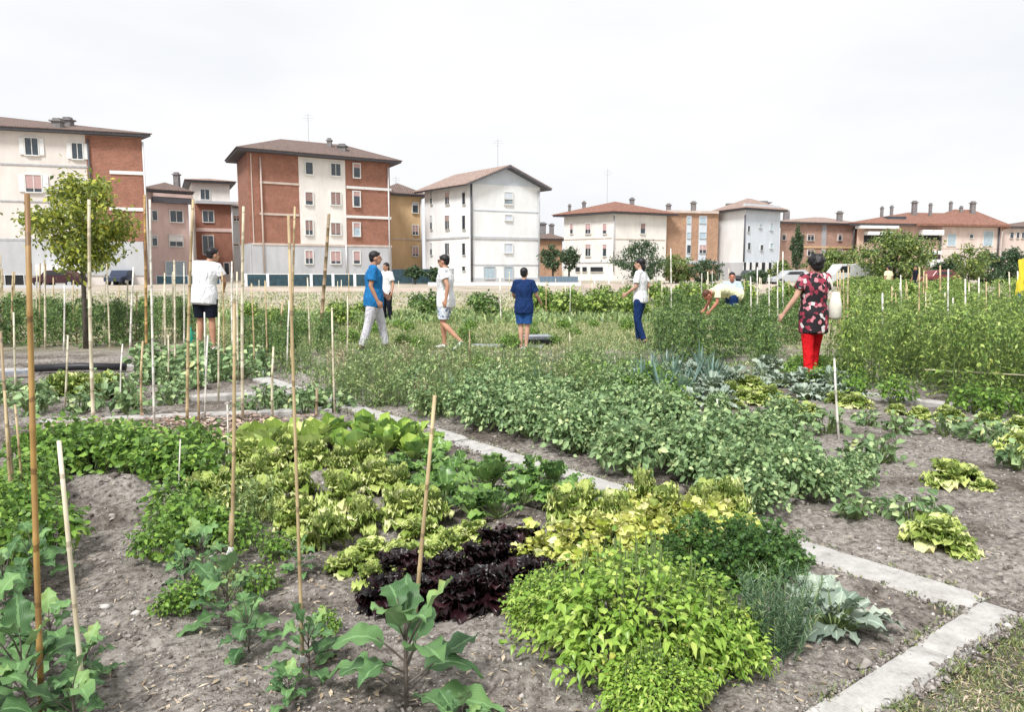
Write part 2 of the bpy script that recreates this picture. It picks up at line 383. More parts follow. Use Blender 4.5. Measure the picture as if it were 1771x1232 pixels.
def stems(A, B, r, n=4, bow=.0):
    """thin quads-tubes between point arrays, n sided, 3 rings"""
    A = np.asarray(A, float); B = np.asarray(B, float); k = len(A); d = unit(B - A)
    ref = np.where(np.abs(d[:, 2:3]) > .9, np.array([[1., 0, 0]]), np.array([[0, 0, 1.]]))
    s = unit(np.cross(d, ref)); q = np.cross(d, s); V = []; r = np.broadcast_to(np.asarray(r, float), (k,))[:, None]
    for ti, (t, rr) in enumerate(((0, 1.), (.5, .85), (1, .5))):
        c = A * (1 - t) + B * t; c = c + s * bow * (1 - abs(2 * t - 1)) * np.linalg.norm(B - A, axis=1, keepdims=True)
        for j in range(n):
            th = 6.283 * j / n; V.append(c + (s * math.cos(th) + q * math.sin(th)) * r * rr)
    V = np.stack(V, 1)   # k, 3n, 3
    q_ = []
    for ti in range(2):
        for j in range(n): q_.append((ti * n + j, ti * n + (j + 1) % n, (ti + 1) * n + (j + 1) % n, (ti + 1) * n + j))
    F = (np.array(q_)[None] + (np.arange(k) * 3 * n)[:, None, None]).reshape(-1, 4)
    return V.reshape(-1, 3), F, np.zeros((k * 3 * n, 2))
def rdir(n, up=0., spread=1.):
    v = RNG.normal(0, 1, (n, 3)) * spread; v[:, 2] += up; return unit(v)
def dome(n, r, h, fill=.55, rag=.16, flat=1.0):
    """points in a ragged dome, with outward directions"""
    a = RNG.uniform(0, 6.283, n); c = RNG.uniform(-.15, 1, n); s = np.sqrt(np.maximum(0, 1 - c * c))
    k = RNG.uniform(fill, 1, n) ** .6
    d = np.stack([np.cos(a) * s, np.sin(a) * s, c], -1)
    lump = 1 + rag * np.sin(3 * a + RNG.uniform(0, 6)) * s + rag * np.sin(5 * a + 7 * c + RNG.uniform(0, 6))
    p = d * (k * lump)[:, None] * np.array([r, r, h * .62]); p[:, 2] += h * .36
    p[:, 2] = np.maximum(p[:, 2], .01)
    return p, d

# ------------------------------------------------------------------ leaf materials
M_potato = leafmat('potato_leaf', (0.048, 0.107, 0.034), (0.275, 0.41, 0.17), (0.57, 0.651, 0.321), vein=.35, trans=.22, spec=.45, rough=.5)
M_tom = leafmat('tomato_leaf', (0.057, 0.127, 0.021), (0.335, 0.471, 0.098), (0.558, 0.632, 0.196), trans=.32)
M_tomd = leafmat('dark_tomato_leaf', (0.032, 0.081, 0.024), (0.174, 0.291, 0.071), (0.326, 0.426, 0.133), trans=.25)
M_weed = leafmat('weed_leaf', (0.083, 0.152, 0.049), (0.369, 0.493, 0.181), (0.652, 0.672, 0.343), trans=.3)
M_lime = leafmat('lime_lettuce_leaf', (0.227, 0.337, 0.056), (0.726, 0.814, 0.262), (0.9, 0.9, 0.514), vein=.12, trans=.38, rough=.4)
M_rom = leafmat('romaine_leaf', (0.091, 0.218, 0.031), (0.426, 0.586, 0.104), (0.781, 0.854, 0.29), vein=.3, trans=.35)
M_red = leafmat('dark_red_lettuce_leaf', (0.005, 0.002, 0.003), (0.024, 0.007, 0.01), (0.048, 0.015, 0.018), trans=.12, spec=.55, rough=.35)
M_chard = leafmat('chard_leaf', (0.045, 0.122, 0.022), (0.221, 0.384, 0.076), (0.442, 0.552, 0.204), vein=.4, trans=.25, rough=.35, spec=.5)
M_basil = leafmat('basil_leaf', (.12, .25, .025), (.34, .50, .08), (.52, .62, .16), vein=.35, trans=.35, rough=.35)
M_yel = leafmat('yellow_celery_leaf', (.38, .46, .06), (.80, .78, .24), (.92, .88, .52), vein=.12, trans=.3)
M_pars = leafmat('parsley_leaf', (.03, .09, .02), (.11, .22, .045), (.18, .30, .07), trans=.25)
M_rose = leafmat('rosemary_leaf', (.04, .10, .05), (.16, .26, .13), (.42, .50, .26), trans=.1)
M_sage = leafmat('grey_cabbage_leaf', (.16, .22, .17), (.36, .43, .34), (.48, .53, .44), vein=.6, trans=.15, rough=.6)
M_egg = leafmat('aubergine_leaf', (0.036, 0.098, 0.036), (0.16, 0.303, 0.103), (0.277, 0.418, 0.14), vein=.45, trans=.25, rough=.5)
M_leek = leafmat('leek_leaf', (.09, .17, .14), (.22, .33, .28), (.35, .42, .36), trans=.15)
M_bush = leafmat('bean_leaf', (0.054, 0.131, 0.016), (0.213, 0.374, 0.056), (0.352, 0.506, 0.103), vein=.25, trans=.32)
M_grass = leafmat('grass_blade', (.10, .15, .04), (.30, .34, .12), (.55, .48, .28), trans=.25)
M_dry = leafmat('dry_herb_leaf', (.28, .26, .12), (.60, .52, .33), (.75, .68, .5), trans=.2)
M_meadow = leafmat('meadow_blade', (.12, .18, .06), (.38, .42, .17), (.68, .62, .38), trans=.2)
M_straw = leafmat('straw', (.30, .22, .14), (.58, .47, .34), (.72, .62, .48), trans=.05)
M_treeA = leafmat('young_tree_leaf', (0.114, 0.166, 0.021), (0.446, 0.483, 0.068), (0.647, 0.621, 0.117), trans=.4)
M_treeB = leafmat('garden_tree_leaf', (.06, .12, .03), (.24, .31, .07), (.36, .40, .12), trans=.25)
M_treeD = leafmat('evergreen_leaf', (.012, .035, .016), (.06, .11, .045), (.10, .16, .07), trans=.1)
M_stem = plain('green_stem', (.16, .22, .08), .6, .3, 20)
M_stemp = plain('purple_stem', (.12, .10, .085), .5, .4, 30)
M_bark = plain('bark', (.10, .085, .07), .95, .35, 14, bump=.6)
M_wood = plain('brown_stem', (.13, .09, .055), .9, .3, 20)

# ------------------------------------------------------------------ plant makers: each returns [(part name, V, F, UV, mats, midx)]
def p_bush(r=.27, h=.44, n=620, ls=(.035, .072), mat=M_potato, wr=.72, trim=.35, prof='oval', rag=.16):
    p, d = dome(n, r, h, .45, rag)
    p = p + RNG.normal(0, .02, p.shape); p[:, 2] = np.maximum(p[:, 2], .01); D = unit(d * .5 + rdir(n) * .85 + np.array([0, 0, .1])); N = unit(d * .5 + rdir(n) * .7 + np.array([0, 0, .6]))
    Ln = RNG.uniform(*ls, n)
    fo = leaves(p, D, N, Ln, Ln * wr, prof, 3, 2, RNG.uniform(.1, .6, n), .38, .12, 1.5)
    k = 22; a = RNG.uniform(0, 6.28, k); e = np.stack([np.cos(a) * r * .75, np.sin(a) * r * .75, RNG.uniform(.3, .9, k) * h], -1)
    b = np.stack([np.cos(a) * r * .12, np.sin(a) * r * .12, np.full(k, -.02)], -1)
    return fo, stems(b, e, .005, 4, .05)
def p_frill(r=.15, h=.16, n=46, mat=None, W=.62, lay=1.0):
    a = RNG.uniform(0, 6.28, n); e = np.linspace(.12, 1.35, n) * lay; D = np.stack([np.cos(a) * np.cos(e), np.sin(a) * np.cos(e), np.sin(e)], -1)
    N = np.stack([-np.cos(a) * np.sin(e), -np.sin(a) * np.sin(e), np.cos(e)], -1)
    Ln = r * RNG.uniform(.9, 1.15, n) * (1 - .25 * (e / 1.35))
    b = np.stack([np.cos(a) * .02, np.sin(a) * .02, .01 + .35 * h * (e / 1.35)], -1)
    fo = leaves(b, D, N, Ln, Ln * W, 'fan', 11, 10, RNG.uniform(.15, .55, n), .25, .36, 5.2, .0022)
    return fo, stems(np.array([[0, 0, -.02]]), np.array([[0, 0, .05]]), .015, 6)
def p_romaine(r=.12, h=.24, n=20):
    a = RNG.uniform(0, 6.28, n); e = np.linspace(.75, 1.45, n); D = np.stack([np.cos(a) * np.cos(e), np.sin(a) * np.cos(e), np.sin(e)], -1)
    N = np.stack([-np.cos(a) * np.sin(e), -np.sin(a) * np.sin(e), np.cos(e)], -1)
    Ln = h * RNG.uniform(.85, 1.15, n); b = np.stack([np.cos(a) * .025, np.sin(a) * .025, np.full(n, .005)], -1)
    return leaves(b, D, N, Ln, Ln * .5, 'spoon', 6, 4, RNG.uniform(.05, .35, n), .3, .16, 2.5), stems(np.array([[0, 0, -.02]]), np.array([[0, 0, .05]]), .02, 6)
def p_chard(h=.27, n=19, wr=.6):
    a = RNG.uniform(0, 6.28, n); e = RNG.uniform(.45, 1.35, n); D = np.stack([np.cos(a) * np.cos(e), np.sin(a) * np.cos(e), np.sin(e)], -1)
    N = np.stack([-np.cos(a) * np.sin(e), -np.sin(a) * np.sin(e), np.cos(e)], -1)
    st = RNG.uniform(.07, .13, n)[:, None]; b0 = D * .01; b1 = D * st; Ln = h * RNG.uniform(.35, .75, n); N = N + RNG.normal(0, .2, N.shape)
    return leaves(b1, D, N, Ln, Ln * wr, 'oval', 9, 6, RNG.uniform(.2, .8, n), .2, .26, 3.1, .0015), stems(b0, b1 + D * .02, .007, 5)
def p_basil(r=.40, h=.42, n=4200, ls=(.022, .046)):
    a = RNG.uniform(0, 6.28, n); c = RNG.uniform(-.05, 1, n); s = np.sqrt(np.maximum(0, 1 - c * c)); k = RNG.uniform(.5, 1, n) ** .5
    d = np.stack([np.cos(a) * s, np.sin(a) * s, c], -1)
    lump = 1 + .13 * np.sin(5 * a + 4 * c) + .10 * np.sin(9 * a - 9 * c) + .07 * RNG.normal(0, 1, n)
    p = d * (k * lump)[:, None] * np.array([r, r * .85, h * .72]); p[:, 2] += h * .26
    D = unit(d * .55 + rdir(n) * .7 + np.array([0, 0, .02])); N = unit(d * .4 + rdir(n) * .45 + np.array([0, 0, .9])); Ln = RNG.uniform(*ls, n)
    fo = leaves(p, D, N, Ln, Ln * .58, 'point', 4, 2, .45, .3)
    k = 70; a = RNG.uniform(0, 6.28, k); e_ = RNG.uniform(.1, .95, k)
    e = np.stack([np.cos(a) * r * e_ * .9, np.sin(a) * r * e_ * .8, h * (1.02 - .5 * e_ ** 2)], -1); b = np.stack([np.cos(a) * .05, np.sin(a) * .05, np.full(k, 0)], -1)
    tip = e + np.array([0, 0, 1]) * RNG.uniform(.02, .09, k)[:, None]
    v = stems(b, e, .004, 4, .03); v2 = stems(e, tip, .0035, 4)
    st = join(v, v2)[:3]
    return fo, st
def p_celery(r=.3, h=.30, n=420, ls=(.05, .09), wr=.7):
    k = n // 6; p, d = dome(k, r, h, .5, .2); p = np.repeat(p, 6, 0); d = np.repeat(d, 6, 0); n = len(p)
    p = p + RNG.normal(0, .018, p.shape); D = unit(d * .5 + rdir(n) * .6 + np.array([0, 0, .5])); N = unit(d * .3 + rdir(n) * .5 + np.array([0, 0, .6])); Ln = RNG.uniform(*ls, n)
    fo = leaves(p, D, N, Ln, Ln * wr, 'lobed', 5, 4, .35, .25, .3, 2)
    q, _ = dome(k, r * .9, h * .9, .5, .2)
    return fo, stems(q * np.array([.15, .15, 0]), q, .004, 4)
def p_rosemary(r=.18, h=.36, ns=95):
    V = []
    a = RNG.uniform(0, 6.28, ns); rr = r * np.sqrt(RNG.uniform(0, 1, ns)); b = np.stack([np.cos(a) * rr * .5, np.sin(a) * rr * .5, np.zeros(ns)], -1)
    hh = h * RNG.uniform(.55, 1.08, ns); e = np.stack([np.cos(a) * rr * 1.1, np.sin(a) * rr * 1.1, hh], -1)
    m = 60; t = np.tile(np.linspace(.15, 1, m), ns); A = np.repeat(b, m, 0); B = np.repeat(e, m, 0)
    p = A + (B - A) * t[:, None]; ax = unit(B - A); D = unit(ax * .8 + rdir(len(p)) * .7); Ln = RNG.uniform(.022, .036, len(p))
    return leaves(p, D, rdir(len(p)), Ln, .009, 'blade', 1, 1, 0, 0), stems(b, e, .002, 4)
def p_sage(r=.2, n=52, h=.18):
    a = RNG.uniform(0, 6.28, n); e = RNG.uniform(.1, 1.1, n); D = np.stack([np.cos(a) * np.cos(e), np.sin(a) * np.cos(e), np.sin(e)], -1)
    N = np.stack([-np.cos(a) * np.sin(e), -np.sin(a) * np.sin(e), np.cos(e)], -1); st = RNG.uniform(.2, .55, n)[:, None] * r; b1 = D * st + np.array([0, 0, .03]); Ln = r * RNG.uniform(.32, .58, n); N = N + RNG.normal(0, .25, N.shape)
    return leaves(b1, D, N, Ln, Ln * .62, 'lobed', 7, 4, RNG.uniform(.1, .6, n), .2, .24, 2.6), stems(D * .01, b1 + D * .01, .005, 4)
def p_egg(h=.42, n=16, ls=(.15, .24), wr=.56, seed=1, lean=0.):
    g = np.random.default_rng(seed); a = np.arange(n) * 2.4 + g.uniform(-.6, .6, n); hz = np.linspace(.05, .8, n) * h * g.uniform(.8, 1.1, n)
    e = np.linspace(.35, 1.2, n) + g.uniform(-.12, .12, n)
    D = np.stack([np.cos(a) * np.cos(e), np.sin(a) * np.cos(e), np.sin(e)], -1); b0 = np.stack([lean * hz, 0 * hz, hz * .75], -1)
    st = g.uniform(.07, .13, n)[:, None]; b1 = b0 + D * st
    D2 = unit(D * np.array([1, 1, .75])); N = np.stack([-np.cos(a) * np.sin(e), -np.sin(a) * np.sin(e), np.cos(e)], -1) + g.normal(0, .12, (n, 3)); Ln = g.uniform(*ls, n)
    fo = leaves(b1, D2, N, Ln, Ln * wr, 'lobed', 12, 6, g.uniform(.1, .75, n), .28, .2, 2.7, .0012)
    s1 = stems(np.array([[0, 0, -.03]]), np.array([[lean * h * .7, 0, h * .7]]),   .0078, 8); s2 = stems(b0, b1 + D * .03, .0038, 6, .04)
    return fo, join(s1, s2)[:3]
def p_tomato(h=1.05, r=.26, n=520, ls=(.04, .07)):
    k = n // 7; z = RNG.uniform(.04, 1, k) ** .9; a = RNG.uniform(0, 6.28, k); rr = r * RNG.uniform(.15, 1, k) * (1.05 - .45 * z)
    c = np.stack([np.cos(a) * rr, np.sin(a) * rr, z * h], -1); dd = np.stack([np.cos(a), np.sin(a), RNG.uniform(-.2, .5, k)], -1)
    t = np.tile(np.linspace(-.5, .5, 7), k)[:, None]; p = np.repeat(c, 7, 0) + np.repeat(dd, 7, 0) * t * .20 + RNG.normal(0, .012, (k * 7, 3)); p[:, 2] -= np.abs(t[:, 0] + .2) ** 2 * .08
    p[:, 2] = np.maximum(p[:, 2], .01)
    D = unit(np.repeat(dd, 7, 0) * .4 + rdir(k * 7) * .7 + np.array([0, 0, -.25])); N = unit(rdir(k * 7) * .6 + np.array([0, 0, .8])); Ln = RNG.uniform(*ls, k * 7)
    fo = leaves(p, D, N, Ln, Ln * .55, 'point', 2, 2, .3, .2)
    s = stems(np.array([[0, 0, -.03]]), np.array([[0, 0, h * .9]]), .008, 5); s2 = stems(np.stack([0 * z, 0 * z, z * h * .92], -1), c, .003, 3)
    return fo, join(s, s2)[:3]
def p_weed(h=.55, r=.22, n=330):
    k = 36; a = RNG.uniform(0, 6.28, k); rr = r * np.sqrt(RNG.uniform(0, 1, k)); b = np.stack([np.cos(a) * rr, np.sin(a) * rr, np.zeros(k)], -1); e = b * 1.15 + np.stack([RNG.normal(0, .03, k), RNG.normal(0, .03, k), h * RNG.uniform(.5, 1.1, k)], -1)
    i = RNG.integers(0, k, n); t = RNG.uniform(.05, 1, n)[:, None]; p = b[i] + (e[i] - b[i]) * t
    D = unit(rdir(n) * .9 + np.array([0, 0, .55])); Ln = RNG.uniform(.035, .085, n)
    return leaves(p, D, unit(rdir(n) * .5 + np.array([0, 0, 1.])), Ln, Ln * RNG.uniform(.25, .6, n), 'point', 2, 2, .3, .2), stems(b, e, .003, 3, .03)
def p_leek(h=.5, n=16):
    a = RNG.uniform(0, 6.28, n); e = RNG.uniform(.95, 1.5, n); D = np.stack([np.cos(a) * np.cos(e), np.sin(a) * np.cos(e), np.sin(e)], -1); N = np.stack([-np.cos(a) * np.sin(e), -np.sin(a) * np.sin(e), np.cos(e)], -1)
    return leaves(np.zeros((n, 3)) + RNG.normal(0, .008, (n, 3)), D, N, h * RNG.uniform(.7, 1.1, n), .035, 'blade', 5, 2, RNG.uniform(0, .35, n), .4), stems(np.array([[0, 0, -.02]]), np.array([[0, 0, .14]]), .014, 6)

# ------------------------------------------------------------------ species: prototypes and copies
class Species:
    def __init__(s, name, cat, fn, variants, mat, smat, fname='foliage', one=False, mat2=None):
        s.name, s.cat, s.protos, s.used = name, cat, [], []
        for i in range(variants):
            fo, st = fn()
            if one:
                V, F, U, M = join(fo, st)
                s.protos.append((mesh(name, V, F, [mat, smat], M, U), None))
            else:
                s.protos.append((mesh(fname, *fo[:2], mat, None, fo[2]), mesh('stem', *st[:2], smat, None, st[2])))
        s.fname = fname; s.one = one; s.n = 0
    def put(s, loc, label, group=None, sc=1.0, rz=None, v=None, zs=None, cat=None, tilt=0.):
        fm, sm = s.protos[(s.n if v is None else v) % len(s.protos)]; s.n += 1
        rz = RNG.uniform(0, 6.28) if rz is None else rz
        if s.one: r = ob(s.name, fm, None, loc, rz)
        else:
            r = empty(s.name, loc, rz); ob(s.fname, fm, r); ob('stem', sm, r)
        r.scale = (sc, sc, (zs if zs else sc)); r.rotation_euler.x = tilt
        return tag(r, label, cat or s.cat, group)
def px(sp, x, y, label, group=None, sc=1.0, dz=0., **k):
    p = Gz(x, y); return sp.put((p.x, p.y, p.z - .01 + dz), label, group, sc, **k)
def inside(x, y, poly):
    c = False; n = len(poly)
    for i in range(n):
        x1, y1 = poly[i]; x2, y2 = poly[(i + 1) % n]
        if (y1 > y) != (y2 > y) and x < (x2 - x1) * (y - y1) / (y2 - y1) + x1: c = not c
    return c
def fill(pxpoly, step, seed=1, stepy=None, rot=0., jit=.3):
    """jittered ground points inside a polygon given by its corners' pixels"""
    poly = [tuple(G(x, y).xy) for x, y in pxpoly]; g = random.Random(seed); out = []
    xs = [p[0] for p in poly]; ys = [p[1] for p in poly]; cx, cy = sum(xs) / len(xs), sum(ys) / len(ys); rad = max(max(xs) - min(xs), max(ys) - min(ys))
    sy = stepy or step; c, s_ = math.cos(rot), math.sin(rot)
    for i in range(int(-rad / step) - 1, int(rad / step) + 2):
        for j in range(int(-rad / sy) - 1, int(rad / sy) + 2):
            a = (i + (j % 2) * .5 + g.uniform(-jit, jit)) * step; b = (j + g.uniform(-jit, jit)) * sy
            x, y = cx + a * c - b * s_, cy + a * s_ + b * c
            if inside(x, y, poly): out.append((x, y))
    out.sort(key=lambda p: p[1])
    return out
def fillput(sp, pts, label, group, sc=(.85, 1.15), **k):
    for i, (x, y) in enumerate(pts):
        sp.put((x, y, float(hgt(x, y)) - .01), label, group, RNG.uniform(*sc), v=int(RNG.integers(0, 99)), **k)
# ------------------------------------------------------------------ foreground plants
FOL = 'foliage'
S_egg = [Species('aubergine_plant', 'aubergine plant', (lambda sd=sd: p_egg(seed=sd)), 1, M_egg, M_stemp, 'leaves') for sd in (11, 23, 37)]
S_fr = Species('lettuce', 'lettuce', p_frill, 4, M_lime, M_stem, 'leaves')
S_ro = Species('romaine_lettuce', 'lettuce', p_romaine, 3, M_rom, M_stem, 'leaves')
S_roy = Species('romaine_lettuce', 'lettuce', p_romaine, 2, M_lime, M_stem, 'leaves')
S_rd = Species('red_lettuce', 'lettuce', lambda: p_frill(.17, .2, 44), 3, M_red, M_stemp, 'leaves')
S_ch = Species('chard_plant', 'chard', p_chard, 4, M_chard, M_stem, 'leaves')
S_ba = Species('basil_bush', 'basil', p_basil, 1, M_basil, M_stem, 'leaves')
S_ce = Species('celery_plant', 'celery', p_celery, 2, M_yel, M_stem, 'leaves')
S_pa = Species('parsley_plant', 'parsley', lambda: p_celery(.22, .26, 1300, (.018, .034), .9), 2, M_pars, M_stem, 'leaves')
S_rm = Species('rosemary_bush', 'rosemary', p_rosemary, 1, M_rose, M_rose, 'needles')
S_sg = Species('cabbage_plant', 'cabbage', p_sage, 3, M_sage, M_stem, 'leaves')
S_pot = Species('potato_plant', 'potato plant', p_bush, 5, M_potato, M_stem)
S_bean = Species('bean_plant', 'bean plant', lambda: p_bush(.2, .33, 330, (.035, .065), rag=.2), 4, M_bush, M_stem)
S_seed = Species('seedling', 'seedling', lambda: p_bush(.10, .14, 60, (.04, .07)), 3, M_potato, M_stem, one=True)
S_tom = Species('tomato_plant', 'tomato plant', p_tomato, 5, M_tom, M_stem, one=True)
S_tomd = Species('tomato_plant', 'tomato plant', lambda: p_tomato(.95, .36, 720, (.05, .085)), 4, M_tomd, M_stem, one=True)
S_weed = Species('herb_plant', 'herb', p_weed, 5, M_weed, M_stem, one=True)
S_leek = Species('leek_plant', 'leek', p_leek, 3, M_leek, M_stem, one=True)
S_wisp = Species('tall_bean_plant', 'bean plant', lambda: p_weed(1.0, .26, 620), 4, M_tom, M_stem, one=True)
S_dry = Species('dry_herb', 'herb', lambda: p_weed(.55, .22, 260), 3, M_dry, M_straw, one=True)
S_far = Species('shrub', 'shrub', lambda: p_bush(.5, .95, 520, (.10, .17), rag=.22), 4, M_tom, M_stem, one=True)
S_fard = Species('shrub', 'shrub', lambda: p_bush(.5, .95, 520, (.10, .17), rag=.22), 3, M_tomd, M_stem, one=True)

# aubergines
def egg(i, x, y, label, sc, rz): px(S_egg[i], x, y, label, 'aubergine plants in the near bed', sc * (1.1 if x == 703 else .74), rz=rz)
egg(0, 703, 1222, 'aubergine seedling with upright leaves and dark stems at the bottom centre below the short cane', 1.0, .4)
egg(1, 45, 1255, 'largest aubergine with broad leaves in the bottom left corner', 1.15, .2)
egg(2, 130, 1275, 'aubergine at the bottom edge right of the orange bamboo cane', .85, 2.2)
egg(0, -10, 1150, 'aubergine cut by the left edge of the picture', 1.1, 3.4)
egg(2, 395, 1075, 'aubergine tied to the cane with the white tie', 1.0, 1.2)
egg(1, 430, 1120, 'low aubergine with drooping leaves in front of the cane with the white tie', .72, 4.2)
egg(0, 350, 985, 'aubergine behind the one tied with white tape', .85, 2.9)
egg(2, 320, 1010, 'small aubergine on the left edge of the cane row', .7, 5.0)
egg(1, 535, 1160, 'spindly aubergine leaning at the foot of the middle cane', .8, .9)
egg(2, 800, 1290, 'aubergine leaf tip at the bottom edge right of the central seedling', .62, .9)
egg(0, 500, 1215, 'low aubergine lying at the bottom edge left of the centre', .5, 2.0)
egg(1, 60, 1010, 'aubergine behind the two leaning canes on the left', .95, 4.4)
egg(0, 150, 1180, 'low aubergine between the two leaning canes at the left', .7, 1.9)
egg(2, -30, 1300, 'aubergine at the extreme bottom left corner', 1.1, .6)
egg(1, 10, 1060, 'aubergine at the left edge behind the corner ones', .9, 5.2)
egg(0, 90, 1140, 'aubergine behind the short pale leaning cane', .85, 2.6)
egg(2, 520, 985, 'small aubergine between the lime lettuces and the middle cane', .55, 2.5)

for x, y, s in [(275, 975, .62), (300, 935, .7), (330, 1045, .45), (450, 1010, .45), (415, 945, .6), (365, 935, .65), (480, 960, .45), (300, 1060, .38), (560, 1090, .32)]:
    px(S_bean, x, y, 'low leafy plant around the tied canes', 'low plants around the tied canes', s)
for x, y in [(340, 900), (410, 915), (300, 900), (445, 905), (385, 1020)]:
    px(S_weed, x, y, 'loose herb among the aubergines', 'herbs among the aubergines', RNG.uniform(.4, .55))
# lime lettuces: rows
LL = [(438, 845), (398, 868), (470, 818), (545, 805), (512, 858), (590, 822), (650, 845), (520, 915), (590, 872), (625, 915), (700, 905), (430, 800), (640, 805), (500, 795), (455, 885), (350, 868), (690, 850), (740, 905), (560, 945), (375, 905)]
for x, y in LL:
    px(S_fr, x, y, 'frilly lime green lettuce behind the dark red lettuces', 'frilly lime lettuces', RNG.uniform(.92, 1.1), zs=1.5, dz=.01)
for x, y in [(600, 975), (650, 1000), (700, 975), (640, 955), (745, 960), (790, 945), (690, 1010), (820, 935), (730, 930)]:
    px(S_fr, x, y, 'low frilly lettuce bordering the dark red lettuces', 'low lettuces beside the red ones', RNG.uniform(.72, .92), v=int(RNG.integers(0, 9)))
for x, y in [(420, 770), (450, 785), (480, 770), (515, 785), (548, 772), (465, 805), (435, 800), (540, 790)]:
    px(S_roy, x, y, 'tall yellow green romaine lettuce behind the left canes', 'yellow romaine lettuces', RNG.uniform(1.0, 1.25))
for x, y in [(590, 780), (615, 792), (640, 772), (665, 788), (690, 778), (715, 790), (740, 780), (575, 765), (655, 765), (705, 765), (630, 760)]:
    px(S_ro, x, y, 'green romaine lettuce in front of the long kerb', 'green romaine lettuces', RNG.uniform(.9, 1.15))
for x, y in [(680, 1035), (735, 1045), (790, 1048), (845, 1040), (895, 1020), (720, 1010), (775, 1000), (830, 990), (880, 975), (930, 1000), (860, 960), (690, 1000), (905, 955)]:
    px(S_rd, x, y, 'dark red lettuce in the clump of the near bed', 'dark red lettuces', RNG.uniform(.85, 1.05))
for x, y in [(770, 880), (815, 895), (860, 900), (905, 880), (945, 872), (980, 882), (840, 858), (890, 850), (780, 840), (735, 860), (960, 850), (1005, 868), (800, 815), (850, 820), (700, 830), (745, 822), (925, 840), (690, 815), (760, 800)]:
    px(S_ch, x, y, 'glossy green chard between the lettuces and the long kerb', 'chard plants', RNG.uniform(.8, 1.15), dz=.01)
# herbs on the right of the bed
px(S_ba, 1098, 1130, 'large bright green basil bush at the centre right of the near bed', None, .98, rz=.3)
px(S_ba, 960, 1085, 'smaller basil bush joined to the left side of the large one', None, .55, rz=2.1)
px(S_ba, 1235, 1140, 'smaller basil bush on the right side beside the rosemary', None, .58, rz=4.1)
px(S_ba, 1130, 1222, 'low basil bush in front of the large one at the bottom edge', None, .5, rz=1.0)
for i, (x, y, s) in enumerate([(965, 975, .66), (1040, 975, .95), (1120, 965, 1.0), (1190, 950, 1.0), (1250, 935, .66), (1085, 925, .85)]):
    px(S_ce, x, y, 'yellow leaved celery plant behind the basil', 'yellow celery plants', s, zs=s * .82)
for x, y, s in [(1225, 990, 1.0), (1290, 985, 1.0), (1335, 985, .8), (1180, 1000, .9), (1270, 1010, .9)]:
    px(S_pa, x, y, 'dark green parsley clump between the celery and the long kerb', 'parsley clumps', s)
for x, y in [(975, 950), (1060, 945), (1150, 930), (1215, 925), (1110, 905), (1262, 925), (1010, 925)]:
    px(S_fr, x, y, 'yellow green lettuce among the yellow celery', 'lettuces among the celery', RNG.uniform(.7, .9), dz=.1, zs=1.5)
px(S_rm, 1342, 1125, 'grey green rosemary bush with upright sprigs right of the basil', None, .88)
px(S_sg, 1445, 1085, 'silver grey cabbage beside the kerb corner', None, 1.25)
px(S_sg, 1415, 1040, 'smaller silver grey cabbage between the rosemary and the kerb', None, .9)

# left bright bean bushes
pts = fill([(60, 835), (250, 825), (330, 880), (360, 800), (240, 785), (70, 790)], .23, 3)
fillput(S_bean, pts, 'bright green bean plant behind the bare soil hollow', 'bright bean plants on the left')
fillput(S_bean, fill([(-60, 1000), (90, 990), (110, 870), (60, 850), (-60, 860)], .25, 5), 'green bean plant at the left edge behind the aubergines', 'bean plants at the left edge', (.8, 1.0))
fillput(S_bean, fill([(255, 960), (330, 960), (360, 880), (270, 870)], .24, 6), 'green bean plant left of the frilly lettuces', 'bean plants beside the lettuces', (.5, .8))

# the potato bushes beyond the kerb
front = [(800, 742), (880, 755), (1000, 795), (1130, 835), (1250, 870), (1320, 893), (1405, 893), (1440, 860)]
back = [(1400, 800), (1290, 775), (1180, 745), (1060, 718), (930, 692), (800, 690)]
fillput(S_pot, fill(front + back, .33, 8, jit=.42), 'grey green potato bush in the long band beyond the kerb', 'potato bushes beyond the kerb', (.62, 1.02))
for x, y, s in [(1450, 850, .6), (1480, 830, .55), (1420, 870, .6)]:
    px(S_pot, x, y, 'pale straggly potato plant at the right end of the bushes', 'straggly potato plants', s)
# plot to the right: seedlings and lettuces on bare soil
for x, y, s, l in [(1640, 835, 1.1, 'pale green lettuce alone in the middle of the right plot'), (1612, 920, .95, 'dark leaved seedling behind the pale lettuce in the right plot')]:
    px(S_fr if 'pale' in l else S_seed, x, y, l, None, s if 'pale' in l else 1.7)
px(S_fr, 1672, 828, 'small pale lettuce right of the lone lettuce in the right plot', None, .75)
px(S_fr, 1620, 945, 'pale green lettuce nearest the kerb in the right plot', None, 1.15)
px(S_fr, 1655, 955, 'smaller pale lettuce touching the one nearest the kerb', None, .75)
px(S_seed, 1585, 905, 'dark bushy seedling left of the pale lettuce near the kerb', None, 1.35)
for x, y, s in [(1520, 800, 1.5), (1480, 900, 1.0), (1430, 745, 1.7), (1500, 735, 1.0), (1560, 745, 1.3), (1640, 750, 1.4), (1700, 765, 1.3), (1735, 760, 1.), (1480, 800, 1.3), (1350, 745, 1.5), (1765, 815, 1.4), (1530, 885, .8)]:
    px(S_seed, x, y, 'small dark seedling on the bare soil of the right plot', 'dark seedlings in the right plot', s)
